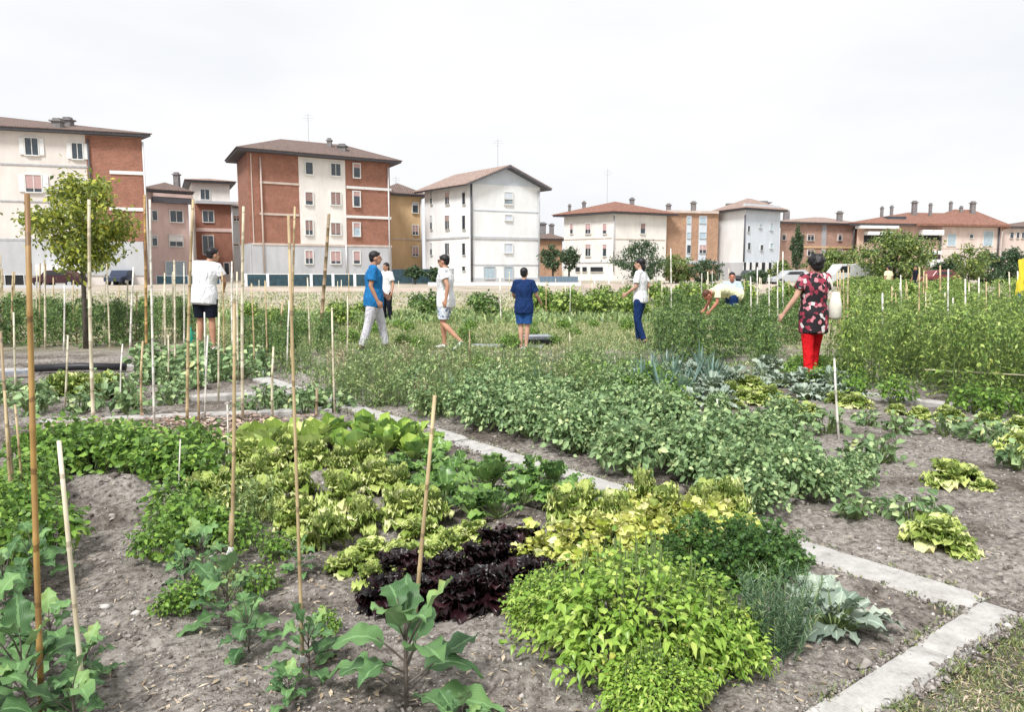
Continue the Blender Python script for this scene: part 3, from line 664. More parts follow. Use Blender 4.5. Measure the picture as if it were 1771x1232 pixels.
for x, y, s in [(1550, 715, .7), (1590, 718, .7), (1640, 722, .95), (1710, 730, .75), (1765, 742, .9), (1768, 790, 1.2), (1480, 705, 1.0), (1450, 700, .9), (1310, 700, .9), (1360, 715, .9), (1290, 690, 1.0), (1330, 688, 1.0), (1270, 705, .8), (1395, 720, .9), (1300, 740, .6), (1700, 845, .5), (1140, 700, 1.2), (1175, 705, 1.0), (1300, 672, 1.1), (1260, 680, 1.)]:
    px(S_fr, x, y, 'small yellow green lettuce of the right plot', 'lettuces in the right plot', s * 1.15)
for x, y in [(1230, 680), (1265, 668), (1215, 660), (1320, 655), (1160, 672), (1200, 700), (1240, 705), (1350, 668), (1390, 690), (1180, 650), (1420, 690), (1105, 670), (1330, 640), (1390, 665), (1470, 690), (1440, 670)]:
    px(S_sg, x, y, 'grey green cabbage in the plot behind the potato bushes', 'cabbages in the middle plot', RNG.uniform(1.1, 1.7))
for x, y in [(1105, 680), (1125, 672), (1145, 690), (1165, 665), (1232, 668), (1240, 672), (1226, 676), (1180, 690), (1200, 670), (1130, 655), (1150, 648), (1090, 660), (1236, 655), (1210, 645)]:
    px(S_leek, x, y, 'blue green leek in the middle plot', 'leeks in the middle plot', RNG.uniform(.75, 1.15))

# herbs and flowering weeds left of the potatoes, beyond the long kerb
fillput(S_weed, fill([(540, 668), (600, 690), (720, 722), (830, 715), (1010, 700), (1100, 690), (1110, 655), (540, 652)], .42, 12), 'loose green herb in the overgrown plot', 'herbs in the overgrown plot', (.55, 1.0))
fillput(S_weed, fill([(500, 652), (1110, 652), (1130, 618), (700, 612), (480, 612)], .55, 41), 'low green herb at the back of the overgrown plot', 'back herbs in the overgrown plot', (.42, .7))
fillput(S_pot, fill([(800, 690), (930, 690), (1180, 742), (1400, 800), (1420, 770), (1250, 700), (1120, 650), (820, 650)], .55, 44), 'patchy leafy plant just behind the potato bushes', 'leafy plants behind the potato bushes', (.4, .8))
fillput(S_bean, fill([(800, 680), (1200, 740), (1240, 700), (1120, 640), (800, 640)], .7, 45), 'fresh green plant just behind the potato bushes', 'fresh green plants behind the potato bushes', (.6, 1.1))
fillput(S_bean, fill([(480, 606), (1110, 606), (1090, 566), (450, 566)], 1.5, 46), 'low green crop plant by the walking people', 'low crops by the walking people', (.6, 1.0))
fillput(S_dry, fill([(560, 672), (730, 720), (1000, 695), (1060, 640), (560, 625)], .95, 42), 'dry yellowed herb in the overgrown plot', 'dry herbs in the overgrown plot', (.5, .85))
fillput(S_pot, fill([(640, 690), (740, 715), (1000, 696), (1040, 660), (660, 655)], .95, 43), 'leafy grey green plant in the overgrown plot', 'leafy plants in the overgrown plot', (.55, .85))
fillput(S_leek, fill([(700, 690), (1000, 690), (1080, 640), (720, 640)], 1.15, 13), 'leek standing among the herbs of the overgrown plot', 'leeks among the herbs', (.7, .95))
fillput(S_tomd, fill([(410, 612), (470, 640), (600, 600), (600, 575), (410, 580)], .75, 14), 'leafy dark plant behind the bend of the long kerb', 'dark plants left of the blue shirt', (.5, .7))
fillput(S_weed, fill([(600, 608), (1100, 608), (1090, 580), (400, 578)], 1.0, 15), 'green herb near the feet of the walking people', 'herbs around the path', (.28, .45))
# middle bushes at the right of the woman in the white blouse
fillput(S_tomd, fill([(1140, 632), (1250, 645), (1340, 640), (1385, 612), (1385, 575), (1130, 588)], .7, 16), 'dark tomato plant between the two women', 'tomato plants between the two women', (.62, .86))
fillput(S_tomd, fill([(1120, 572), (1385, 572), (1385, 548), (1150, 548)], .95, 17), 'tomato plant in the rows around the bending man', 'tomato plants around the bending man', (.8, .95))
fillput(S_bean, fill([(1345, 665), (1500, 668), (1500, 640), (1350, 632)], .42, 18), 'leafy plant at the feet of the woman in red', 'plants at the feet of the woman in red', (.55, .8))
# the tall rows on the right
fillput(S_wisp, fill([(1436, 662), (1990, 730), (1990, 650), (1480, 605)], .62, 47), 'wispy tall bean plant among the right tomato rows', 'wispy bean plants on the right', (.75, 1.1))
fillput(S_tom, fill([(1436, 668), (1990, 738), (1990, 660), (1480, 612)], .55, 19), 'tall tomato plant in the front rows on the right', 'tomato plants in the front right rows', (.74, .98))
fillput(S_tom, fill([(1480, 611), (1990, 655), (1980, 578), (1440, 560)], .72, 20), 'tall tomato plant in the back rows on the right', 'tomato plants in the back right rows', (.84, 1.0))
fillput(S_tom, fill([(1440, 560), (1980, 575), (1930, 534), (1430, 530)], 1.25, 21), 'tomato plant far back on the right', 'far tomato plants on the right', (1.0, 1.15))
fillput(S_bean, fill([(1470, 690), (1960, 745), (1960, 738), (1470, 683)], .28, 22), 'low dark leafy plant at the foot of the tall rows', 'low plants at the foot of the tall rows', (.85, 1.1))
# left dark mass
fillput(S_tomd, fill([(-60, 606), (335, 606), (335, 585), (-60, 585)], .66, 23), 'dark bushy tomato plant behind the left soil strip', 'dark tomato plants on the left', (.65, 1.02))
fillput(S_tomd, fill([(-60, 583), (330, 583), (330, 556), (-60, 556)], .95, 24), 'dark tomato plant in the back rows on the left', 'back tomato plants on the left', (.6, .85))
# left seedling plots
fillput(S_seed, fill([(-40, 720), (330, 712), (340, 660), (-40, 668)], .46, 25), 'small grey green seedling in the left plot', 'seedlings in the left plot', (.9, 1.7))
fillput(S_seed, fill([(240, 660), (460, 662), (440, 618), (250, 625)], .42, 26), 'green seedling near the man in the white polo shirt', 'seedlings before the man in white', (1.3, 2.3))
fillput(S_seed, fill([(420, 708), (640, 712), (560, 690), (430, 688)], .3, 27), 'small seedling between the thin kerbs', 'seedlings between the thin kerbs', (1.0, 1.6))
for x, y in [(105, 680), (122, 682), (155, 681), (172, 683), (190, 679)]:
    px(S_fr, x, y, 'bright yellow green lettuce behind the left seedlings', 'bright lettuces on the left', 1.5, zs=1.9)
# middle distance
fillput(S_fard, fill([(700, 552), (870, 552), (870, 536), (700, 536)], 2.0, 28), 'dark green shrub behind the man in the white shirt', 'shrubs behind the walking man', (.65, .8))
fillput(S_far, fill([(935, 550), (1100, 550), (1110, 534), (930, 534)], 1.3, 29), 'green shrub between the boy and woman in white', 'shrubs behind the boy', (.7, .95))
fillput(S_far, fill([(400, 572), (700, 570), (700, 545), (400, 548)], 1.9, 30), 'green plant in the rows behind the man in blue', 'plants behind the man in blue', (.4, .7))
fillput(S_far, fill([(1110, 545), (1440, 545), (1440, 524), (1110, 524)], 2.2, 31), 'green shrub far behind the bending man', 'shrubs far behind the bending man', (.85, 1.1))
fillput(S_fard, fill([(-80, 552), (330, 552), (330, 540), (-80, 540)], 2.6, 32), 'dark shrub in the far rows on the left', 'far shrubs on the left', (.5, .75))
fillput(S_far, fill([(1440, 532), (1900, 534), (1850, 515), (1440, 512)], 3.0, 33), 'green shrub in the farthest rows on the right', 'farthest shrubs on the right', (.9, 1.2))

# ------------------------------------------------------------------ uncountable small stuff
def scatter_mesh(name, V, F, mat, label, cat, uv=None):
    o = ob(name, mesh(name, V, F, mat, None, uv)); return tag(o, label, cat, kind='stuff')
def ground_pts(pxpoly, n, bias=True):
    poly = [tuple(G(x, y).xy) for x, y in pxpoly]; P2 = np.array(poly); x0, y0 = P2.min(0); x1, y1 = P2.max(0); o = []
    while len(o) < n:
        x = RNG.uniform(x0, x1, 4000); t = RNG.uniform(0, 1, 4000); y = 1 / (1 / y0 + (1 / y1 - 1 / y0) * t) if bias else y0 + (y1 - y0) * t
        for a, b in zip(x, y):
            if inside(a, b, poly): o.append((a, b))
            if len(o) >= n: break
    a = np.array(o[:n]); return np.column_stack([a, hgt(a[:, 0], a[:, 1])])
# clods
near = [(-200, 1300), (1971, 1300), (1971, 690), (1400, 680), (900, 640), (-200, 606)]
cp = ground_pts(near, 34000); ea = []
for A_, B_, wd_, sg in ((K_A, K_B, .215, 1), (c0, c0 + dd * 3.2, .15, -1)):
    u_ = (B_ - A_).normalized(); n_ = Vector((-u_.y, u_.x, 0)) * sg; k_ = 2600; tt = RNG.uniform(0, min(8, (B_ - A_).length), k_); side_ = RNG.random(k_) < .5
    off_ = np.where(side_, RNG.normal(-.012, .014, k_), RNG.normal(wd_ + .012, .014, k_)); q_ = np.array([A_.x, A_.y])[None] + np.outer(tt, [u_.x, u_.y]) + np.outer(off_, [n_.x, n_.y]); on = (off_ > 0) & (off_ < wd_)
    ea.append(np.column_stack([q_, np.where(on, .020, .004)]))
cp = np.concatenate([cp] + ea); nC = len(cp)
base = []
for z, rr in ((-.6, .75), (.35, .8)):
    for k in range(5): base.append((math.cos(k * 1.2566 + z) * rr, math.sin(k * 1.2566 + z) * rr, z))
base.append((0, 0, .95)); base = np.array(base)
Vb = base[None] * (1 + RNG.normal(0, .26, (nC, 11, 1))) * (np.exp(RNG.normal(-5.35, .55, nC)) * .74 * (1 + .15 * cp[:, 1]) * (1 + 1.3 * (RNG.random(nC) > .988)))[:, None, None] * RNG.uniform(.7, 1.3, (nC, 1, 3)) * np.array([1, 1, .7])
Vb = Vb + cp[:, None, :]
fq = [(k, (k + 1) % 5, 5 + (k + 1) % 5, 5 + k) for k in range(5)]; ft = [(5 + k, 5 + (k + 1) % 5, 10, 10) for k in range(5)]
Ft = np.array([(5 + k, 5 + (k + 1) % 5, 10) for k in range(5)]); Fq = np.array([(k, (k + 1) % 5, 5 + (k + 1) % 5) for k in range(5)] + [(k, 5 + (k + 1) % 5, 5 + k) for k in range(5)])
Fa = np.concatenate([Ft, Fq]); F = (Fa[None] + (np.arange(nC) * 11)[:, None, None]).reshape(-1, 3)
m, nt, b = newmat('clod_soil'); g = node(nt, 'ShaderNodeNewGeometry'); r = node(nt, 'ShaderNodeValToRGB'); e = r.color_ramp.elements
e[0].color = (.13, .11, .095, 1); e[1].color = (.42, .385, .35, 1); e[1].position = .95; k = e.new(.99); k.color = (.62, .59, .56, 1)
nt.links.new(g.outputs['Random Per Island'], r.inputs['Fac']); nt.links.new(r.outputs['Color'], b.inputs['Base Color']); b.inputs['Roughness'].default_value = .95; b.inputs['Specular IOR Level'].default_value = .1
o = ob('soil_clods', mesh('soil_clods', Vb.reshape(-1, 3), F, m, smooth=False)); tag(o, 'loose crumbs and clods of dry grey soil scattered over the beds', 'soil', kind='stuff')
# straw, dry leaves, mulch
def bits(name, poly, n, ls, wr, mat, label, cat, lift=.012):
    p = ground_pts(poly, n); p[:, 2] += RNG.uniform(0, lift, n); a = RNG.uniform(0, 6.28, n); D = np.stack([np.cos(a), np.sin(a), RNG.normal(0, .25, n)], -1)
    Ln = RNG.uniform(*ls, n); V, F, U = leaves(p, D, unit(rdir(n) * .4 + np.array([0, 0, 1.])), Ln, Ln * wr, 'point', 2, 2, .1, .2); scatter_mesh(name, V, F, mat, label, cat, U)
bits('dead_leaves', [(240, 1300), (250, 900), (900, 930), (1500, 1000), (1400, 1300)], 450, (.015, .04), .5, M_straw, 'curled dead leaves lying around the plants', 'litter', .02)
bits('dry_litter', near, 5200, (.012, .045), .22, M_straw, 'bits of straw and dry leaf lying on the soil', 'litter')
M_mulch = leafmat('mulch', (.22, .13, .09), (.50, .36, .28), (.68, .58, .5), trans=.02)
bits('bark_mulch', [(90, 775), (330, 790), (420, 745), (560, 718), (420, 716), (80, 735)], 2600, (.03, .09), .5, M_mulch, 'reddish dry mulch and rubble in the strip behind the bean plants', 'mulch', .05)
# low weeds and grass
def tufts(name, pts, n_each, h, mat, label, cat, wd=.006, spread=.05, prof='blade', dr=.3):
    k = len(pts); p = np.repeat(pts, n_each, 0); n = len(p); p = p + np.column_stack([RNG.normal(0, spread, n), RNG.normal(0, spread, n), np.zeros(n)])
    D = unit(rdir(n) * .55 + np.array([0, 0, .9])); Ln = RNG.uniform(.4, 1.1, n) * h; V, F, U = leaves(p, D, rdir(n), Ln, wd, prof, 3, 1, dr, 0); scatter_mesh(name, V, F, mat, label, cat, U)
gp = [(1480, 1300), (1560, 1225), (1790, 1065), (2050, 1100), (2000, 1300)]
tufts('grass', ground_pts(gp, 420, False), 26, .035, M_grass, 'short patchy grass outside the kerb at the lower right corner', 'grass', .004, .035)
bits('dry_grass_litter', gp, 1500, (.02, .05), .15, M_straw, 'dry straw mixed into the grass outside the kerb', 'litter')
kp = ea[0][RNG.integers(0, len(ea[0]), 260)]; kp = np.concatenate([kp, ea[1][RNG.integers(0, len(ea[1]), 160)]])
tufts('kerb_weeds', kp[kp[:, 2] < .01], 9, .04, M_grass, 'small weeds sprouting along the edges of the kerbs', 'weeds', .006, .02)
tufts('low_weeds', ground_pts([(330, 640), (460, 640), (600, 700), (1000, 700), (1450, 660), (1971, 700), (1971, 560), (330, 560)], 2300), 12, .12, M_weed, 'low weeds and ground cover between the plots', 'weeds', .02, .1, 'point')
tufts('meadow_grass', ground_pts([(380, 606), (1160, 606), (1150, 545), (380, 545)], 3600), 10, .15, M_meadow, 'dry yellowing grass where the people walk', 'grass', .018, .14)
tufts('fallow_weeds', np.concatenate([ground_pts([(-60, 540), (1000, 545), (1000, 506), (-60, 506)], 900)]), 9, .22, M_meadow, 'sparse dry weeds of the fallow strip before the houses', 'weeds', .05, .5, 'point')
tufts('far_weeds', np.concatenate([ground_pts([(-100, 560), (360, 560), (330, 538), (-60, 538)], 300), ground_pts([(1000, 560), (1900, 560), (1860, 520), (1000, 525)], 1000), ground_pts([(380, 562), (1000, 562), (1000, 545), (380, 545)], 420)]), 12, .4, M_weed, 'green weeds of the far plots', 'weeds', .06, .3, 'point')
# ------------------------------------------------------------------ buildings
def wallmat(name, c, var=.10, rough=.9): 
    m, nt, b = newmat(name); Lk = nt.links.new; g = node(nt, 'ShaderNodeNewGeometry')
    n = node(nt, 'ShaderNodeTexNoise'); n.inputs['Scale'].default_value = .8; n.inputs['Detail'].default_value = 8; n.inputs['Roughness'].default_value = .65
    mpn = node(nt, 'ShaderNodeMapping'); mpn.inputs['Scale'].default_value = (1, 1, .35); Lk(g.outputs['Position'], mpn.inputs['Vector']); Lk(mpn.outputs[0], n.inputs['Vector'])
    r = node(nt, 'ShaderNodeValToRGB'); e = r.color_ramp.elements; e[0].position = .35; e[1].position = .65
    e[0].color = tuple(v * (1 - var * 1.4) for v in c) + (1,); e[1].color = tuple(min(.9, v * (1 + var)) for v in c) + (1,)
    Lk(n.outputs['Fac'], r.inputs['Fac']); Lk(r.outputs['Color'], b.inputs['Base Color']); b.inputs['Roughness'].default_value = rough; b.inputs['Specular IOR Level'].default_value = .2
    return m
def brickmat(name, c, mortar=(.42, .36, .32)):
    m, nt, b = newmat(name); Lk = nt.links.new; t = node(nt, 'ShaderNodeTexCoord'); sp = node(nt, 'ShaderNodeSeparateXYZ'); Lk(t.outputs['Object'], sp.inputs[0])
    ad = node(nt, 'ShaderNodeMath', operation='ADD'); Lk(sp.outputs['X'], ad.inputs[0]); Lk(sp.outputs['Y'], ad.inputs[1]); cb = node(nt, 'ShaderNodeCombineXYZ'); Lk(ad.outputs[0], cb.inputs[0]); Lk(sp.outputs['Z'], cb.inputs[1])
    br = node(nt, 'ShaderNodeTexBrick'); br.inputs['Scale'].default_value = 2.0; br.inputs['Mortar Size'].default_value = .012; br.inputs['Color1'].default_value = tuple(v * .82 for v in c) + (1,); br.inputs['Color2'].default_value = tuple(v * 1.15 for v in c) + (1,); br.inputs['Mortar'].default_value = mortar + (1,)
    Lk(cb.outputs[0], br.inputs['Vector']); n = node(nt, 'ShaderNodeTexNoise'); n.inputs['Scale'].default_value = 1.1; n.inputs['Detail'].default_value = 7; Lk(t.outputs['Object'], n.inputs['Vector'])
    r = node(nt, 'ShaderNodeValToRGB'); e = r.color_ramp.elements; e[0].position = .3; e[0].color = (.86, .85, .85, 1); e[1].position = .7; e[1].color = (1.1, 1.1, 1.1, 1); Lk(n.outputs['Fac'], r.inputs['Fac'])
    mu = node(nt, 'ShaderNodeMix', data_type='RGBA', blend_type='MULTIPLY'); mu.inputs[0].default_value = 1; Lk(br.outputs['Color'], mu.inputs[6]); Lk(r.outputs['Color'], mu.inputs[7]); Lk(mu.outputs[2], b.inputs['Base Color']); b.inputs['Roughness'].default_value = .9
    return m
def tilemat(name, c):
    m, nt, b = newmat(name); Lk = nt.links.new; g = node(nt, 'ShaderNodeNewGeometry'); n = node(nt, 'ShaderNodeTexNoise'); n.inputs['Scale'].default_value = 2.5; n.inputs['Detail'].default_value = 8; n.inputs['Roughness'].default_value = .75; Lk(g.outputs['Position'], n.inputs['Vector'])
    r = node(nt, 'ShaderNodeValToRGB'); e = r.color_ramp.elements; e[0].position = .3; e[0].color = tuple(v * .55 for v in c) + (1,); e[1].position = .68; e[1].color = tuple(min(1, v * 1.35) for v in c) + (1,); Lk(n.outputs['Fac'], r.inputs['Fac'])
    wv = node(nt, 'ShaderNodeTexWave'); wv.inputs['Scale'].default_value = 1.4; wv.inputs['Distortion'].default_value = .4; wv.bands_direction = 'X'; Lk(g.outputs['Position'], wv.inputs['Vector'])
    mu = node(nt, 'ShaderNodeMix', data_type='RGBA', blend_type='MULTIPLY'); mu.inputs[0].default_value = .3; Lk(r.outputs['Color'], mu.inputs[6]); Lk(wv.outputs['Color'], mu.inputs[7])
    Lk(mu.outputs[2], b.inputs['Base Color']); b.inputs['Roughness'].default_value = .9
    bp = node(nt, 'ShaderNodeBump'); bp.inputs['Distance'].default_value = .08; Lk(wv.outputs['Fac'], bp.inputs['Height']); Lk(bp.outputs[0], b.inputs['Normal'])
    return m
W_cream = wallmat('cream_render', (.74, .68, .64), .07); W_white = wallmat('white_render', (.80, .81, .81), .06); W_grey = wallmat('grey_concrete', (.52, .53, .55), .08)
W_creamw = wallmat('ivory_render', (.80, .765, .72), .07); W_pink = wallmat('pink_render', (.68, .52, .48)); W_yel = wallmat('ochre_render', (.66, .47, .27)); W_blue = wallmat('pale_blue_render', (.60, .65, .71), .06)
W_sal = wallmat('salmon_render', (.58, .40, .33)); W_salp = wallmat('pale_salmon_render', (.72, .60, .54)); W_slab = wallmat('band_concrete', (.62, .52, .46))
B_red = brickmat('red_brick', (.31, .122, .074)); B_or = brickmat('orange_brick', (.42, .245, .15)); B_pk = brickmat('pink_brick', (.44, .27, .21))
T_brown = tilemat('brown_roof_tiles', (.24, .17, .145)); T_red = tilemat('red_roof_tiles', (.36, .175, .125)); T_pink = tilemat('faded_roof_tiles', (.46, .33, .28))
EAVE = plain('eave_paint', (.10, .10, .115), .7, .2, 3); GUT = plain('zinc', (.42, .43, .45), .5, .15, 4); LGUT = plain('pale_gutter', (.62, .62, .62), .6, .1, 4)
GLS = plain('window_glass', (.03, .045, .06), .15, .5, 2.5, spec=.8); SHUT = plain('rolled_shutter', (.30, .20, .18), .7, .15, 6); SHUTP = plain('pink_shutter', (.50, .33, .32), .7, .12, 6); FRW = plain('white_frame', (.72, .72, .70), .6, .08, 6)
BLIND = plain('pale_blind', (.40, .50, .56), .6, .15, 4); TEAL = plain('teal_panel', (.022, .055, .072), .6, .35, 3); WHP = plain('white_paint', (.78, .78, .77), .6, .06, 5); CHM = plain('chimney_render', (.22, .21, .21), .9, .25, 4)
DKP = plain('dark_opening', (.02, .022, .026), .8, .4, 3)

def hit(px_, py_, A, u):        # where a pixel's line of sight meets the wall plane through A along u -> (distance along, height)
    d = ray(px_, py_); den = d.x * u.y - d.y * u.x
    t = (A.x * u.y - A.y * u.x) / den
    x, y = d.x * t, d.y * t
    return (x - A.x) * u.x + (y - A.y) * u.y, CAMH + d.z * t
def V2(px_, Y): p = P(px_, HZ, Y); return Vector((p.x, p.y))
WR = random.Random(12)
class Building:
    """left far corner, near corner, right corner: (pixel column, distance)"""
    def __init__(s, name, label, Lc, Mc, Rc, z, wl, wr=None, cat='apartment block', group=None):
        s.Lp, s.M, s.Rp = V2(*Lc), V2(*Mc), V2(*Rc); s.z = z
        s.org = Vector((s.M.x, s.M.y, 0)); s.root = empty(name, s.org); tag(s.root, label, cat, group)
        s.uR = (s.Rp - s.M).normalized(); s.a = (s.Rp - s.M).length; s.uL = (s.Lp - s.M).normalized(); s.b = (s.Lp - s.M).length
        s.nR = -s.uL; s.nL = -s.uR
        # outward normals square to each wall
        s.nR = Vector((s.uR.y, -s.uR.x)); s.nL = Vector((-s.uL.y, s.uL.x))
        Q = s.Lp + s.Rp - s.M; c = [s.M, s.Rp, Q, s.Lp]; V = [(p.x - s.M.x, p.y - s.M.y, zz) for zz in (-.5, z) for p in c]
        F = [(0, 1, 5, 4), (1, 2, 6, 5), (2, 3, 7, 6), (3, 0, 4, 7), (4, 5, 6, 7)]
        o = ob('walls', mesh('walls', V, F, [wl, wr or wl], [1 if (wr) else 0, 0, 0, 0, 0], smooth=False), s.root)
    def fr(s, f): return (s.M, s.uR, s.nR) if f == 'R' else (s.M, s.uL, s.nL)
    def rect(s, f, x0, x1, y0, y1):
        A, u, n = s.fr(f); ym = (y0 + y1) / 2; xm = (x0 + x1) / 2
        a, _ = hit(x0, ym, A, u); b, _ = hit(x1, ym, A, u); _, z1 = hit(xm, y0, A, u); _, z0 = hit(xm, y1, A, u)
        return min(a, b), max(a, b), z0, z1
    def slab(s, f, x0, x1, y0, y1, mat, name='wall_panel', d=.06, d0=-.05, parent=None, z=None):
        a, b, z0, z1 = s.rect(f, x0, x1, y0, y1)
        if z: z0, z1 = z
        A, u, n = s.fr(f); m = MB(); m.obox((0, 0), u, n, a, b, d0, d, z0, z1); return m.build(name, mat, parent or s.root)
    def win(s, f, x0, x1, y0, y1, pane=None, d=.06, fw=.10, name='window', frame=None, sill=True, half=None):
        a, b, z0, z1 = s.rect(f, x0, x1, y0, y1); A, u, n = s.fr(f); m = MB(); o = (0, 0); p = d + .02; q = d + .09
        fw = min(fw, (b - a) * .2)
        m.obox(o, u, n, a - fw, a, 0, q, z0 - fw, z1 + fw); m.obox(o, u, n, b, b + fw, 0, q, z0 - fw, z1 + fw); m.obox(o, u, n, a, b, 0, q, z1, z1 + fw); m.obox(o, u, n, a, b, 0, q + (.06 if sill else 0), z0 - fw, z0)
        wf = m.build(name, frame or FRW, s.root)
        k = MB(); k.obox(o, u, n, a, b, 0, p, z0, z1); k.build('pane', pane or GLS, wf)
        if b - a > .8 and pane is None:
            k = MB(); k.obox(o, u, n, (a + b) / 2 - .03, (a + b) / 2 + .03, 0, p + .03, z0, z1); k.build('mullion', FRW, wf)
        if half is None and pane is None and WR.random() < .3: half = (WR.choice([.25, .4, .6]), WR.choice([SHUT, SHUTP, W_grey]))
        if half:          # rolled shutter partly down
            k = MB(); k.obox(o, u, n, a, b, 0, p + .02, z1 - (z1 - z0) * half[0], z1); k.build('shutter', half[1], wf)
        return wf
    def shutters(s, f, x0, x1, y0, y1, w=1.0):
        a, b, z0, z1 = s.rect(f, x0, x1, y0, y1); A, u, n = s.fr(f); W = (b - a) * .5 * w
        for aa in (a - W - .12, b + .12):
            m = MB(); m.obox((0, 0), u, n, aa, aa + W, .02, .12, z0, z1); m.build('shutter', WHP, s.root)
    def band(s, f, x0, x1, y, h=.18, mat=None, d=.10, name='string_course'):
        A, u, n = s.fr(f); _, z = hit((x0 + x1) / 2, y, A, u); a, _ = hit(x0, y, A, u); b, _ = hit(x1, y, A, u)
        m = MB(); m.obox((0, 0), u, n, min(a, b), max(a, b), -.05, d, z - h / 2, z + h / 2); m.build(name, mat or W_slab, s.root)
    def pipe(s, f, x, y0, y1, mat=None, r=.09):
        A, u, n = s.fr(f); a, z1 = hit(x, y0, A, u); _, z0 = hit(x, y1, A, u); c = u * a + n * .2
        m = MB(); m.tube([(c.x, c.y, z0), (c.x, c.y, z1)], r, 8); m.build('drainpipe', mat or GUT, s.root, smooth=True)
    def loc(s, a, b): c = s.uR * a + s.uL * b; return c
    def roof(s, rise, over=.9, mat=None, kind='hip', thick=.28, emat=None):
        z = s.z + .01; o = over; a, b = s.a, s.b
        c = [s.loc(-o, -o), s.loc(a + o, -o), s.loc(a + o, b + o), s.loc(-o, b + o)]
        m = MB(); V = [(p.x, p.y, zz) for zz in (z, z + thick) for p in c]; m.add(V, [(3, 2, 1, 0), (0, 1, 5, 4), (1, 2, 6, 5), (2, 3, 7, 6), (3, 0, 4, 7), (4, 5, 6, 7)]); m.build('eaves', emat or EAVE, s.root)
        if kind == 'hip':
            i = .12; c = [s.loc(-o - i, -o - i), s.loc(a + o + i, -o - i), s.loc(a + o + i, b + o + i), s.loc(-o - i, b + o + i)]
            h = (min(a, b) / 2 + o)
            r0, r1 = (s.loc(-o + h, b / 2), s.loc(a + o - h, b / 2)) if a >= b else (s.loc(a / 2, -o + h), s.loc(a / 2, b + o - h))
            zz = z + thick + .01; V = [(p.x, p.y, zz) for p in c] + [(r0.x, r0.y, zz + rise), (r1.x, r1.y, zz + rise)] + [(p.x, p.y, zz - .08) for p in c]
            F = [(0, 1, 5, 4), (2, 3, 4, 5), (1, 2, 5), (3, 0, 4)] if a >= b else [(0, 1, 4), (1, 2, 5, 4), (2, 3, 5), (3, 0, 4, 5)]
            F += [(6, 7, 1, 0), (7, 8, 2, 1), (8, 9, 3, 2), (9, 6, 0, 3)]
            ro = ob('roof', mesh('roof', V, F, mat, smooth=False), s.root); s.roofo = ro; s.rz = zz + rise
        return s
    def chimney(s, xp, y0, y1, Y=None, w=.7, cap=True, name='chimney'):
        """stack seen at a pixel column from its foot y1 to its top y0, standing at distance Y"""
        Y = Y or (s.M.y + 5); a = P(xp, y1, Y); b = P(xp, y0, Y); m = MB(); x, y = a.x - s.org.x, a.y - s.org.y
        m.box(x - w / 2, x + w / 2, y - w / 2, y + w / 2, a.z - 1.6, b.z)
        if cap: m.box(x - w * .68, x + w * .68, y - w * .68, y + w * .68, b.z + .001, b.z + .14); m.box(x - w * .4, x + w * .4, y - w * .4, y + w * .4, b.z + .141, b.z + .34)
        m.build(name, CHM, s.root)
    def antenna(s, xp, y0, y1, Y=None):
        Y = Y or (s.M.y + 5); a = P(xp, y1, Y); b = P(xp, y0, Y); x, y = a.x - s.org.x, a.y - s.org.y; m = MB()
        m.tube([(x, y, a.z - 1), (x, y, b.z)], .03, 6)
        for k, wd in ((.25, .5), (.55, .65), (.85, .4)): m.tube([(x - wd, y, b.z - k), (x + wd, y, b.z - k)], .015, 5)
        m.build('antenna', GUT, s.root)

def B1():
    b = Building('apartment_block', 'tall cream and red brick apartment block cut by the left edge', (-330, 80), (-330, 66), (250, 74.6), 14.2, W_cream)
    b.Lp = b.Lp
    b.slab('R', 153, 249.5, 238, 424, B_red, 'brick_panel', z=(4.2, 14.15)); b.slab('R', -330, 249, 418, 474, W_grey, 'ground_floor_wall', d=.09, z=(.9, 4.2))
    for x0, x1, y0, y1 in [(44, 66, 239, 268), (125, 143, 248, 275), (45, 72, 303, 332), (45, 72, 367, 395), (127, 145, 310, 335), (-60, -34, 225, 256), (-60, -34, 295, 325)]:
        b.win('R', x0, x1, y0, y1, half=(.8, SHUTP) if (x0, y0) == (45, 303) else None); b.shutters('R', x0, x1, y0, y1, .7)
    b.band('R', 0, 152, 286, .15, GUT, .07); b.band('R', 0, 152, 349, .12, GUT, .07); b.band('R', -200, 152, 414, .2, GUT, .12); b.band('R', 190, 248, 299, .32, WHP, .16); b.band('R', 190, 248, 362, .32, WHP, .16)
    b.pipe('R', 247, 246, 480, LGUT); b.pipe('R', 152, 240, 415, EAVE)
    for x0, x1 in [(-20, 4), (10, 42), (80, 96), (104, 116), (196, 206), (212, 232)]: b.win('R', x0, x1, 476, 497, pane=DKP, d=.08, fw=.05, name='garage_opening', sill=False)
    b.slab('R', 98, 121, 474, 499, WHP, 'garage_pillar', d=.35)
    b.slab('R', 66, 142, 458, 476, WHP, 'balcony_front', d=.9)
    b.roof(2.4, .9, T_brown); b.chimney(101, 211, 228, 73, .8); b.chimney(118, 209, 222, 75, .8); return b
def B2():
    b = Building('pink_house', 'narrow pink house with brown roof right of the tall brick block', (246, 94), (262, 85), (331, 88), 10.1, W_pink, cat='house')
    for r in [(294, 315, 365, 384), (263, 271, 365, 381), (263, 271, 408, 425)]: b.win('R', *r)
    b.win('R', 293, 315, 408, 426, half=(.55, WHP)); b.win('R', 287, 300, 453, 493, pane=BLIND); b.win('R', 304, 321, 453, 493, pane=BLIND)
    b.slab('R', 262, 333, 343, 352, EAVE, 'gutter_board', d=.6); b.slab('R', 262, 330, 336, 342, W_pink, 'parapet', d=.62)
    b.roof(1.1, .6, T_brown); b.chimney(306, 303, 318, 92, .6); b.pipe('R', 330, 345, 480, LGUT)
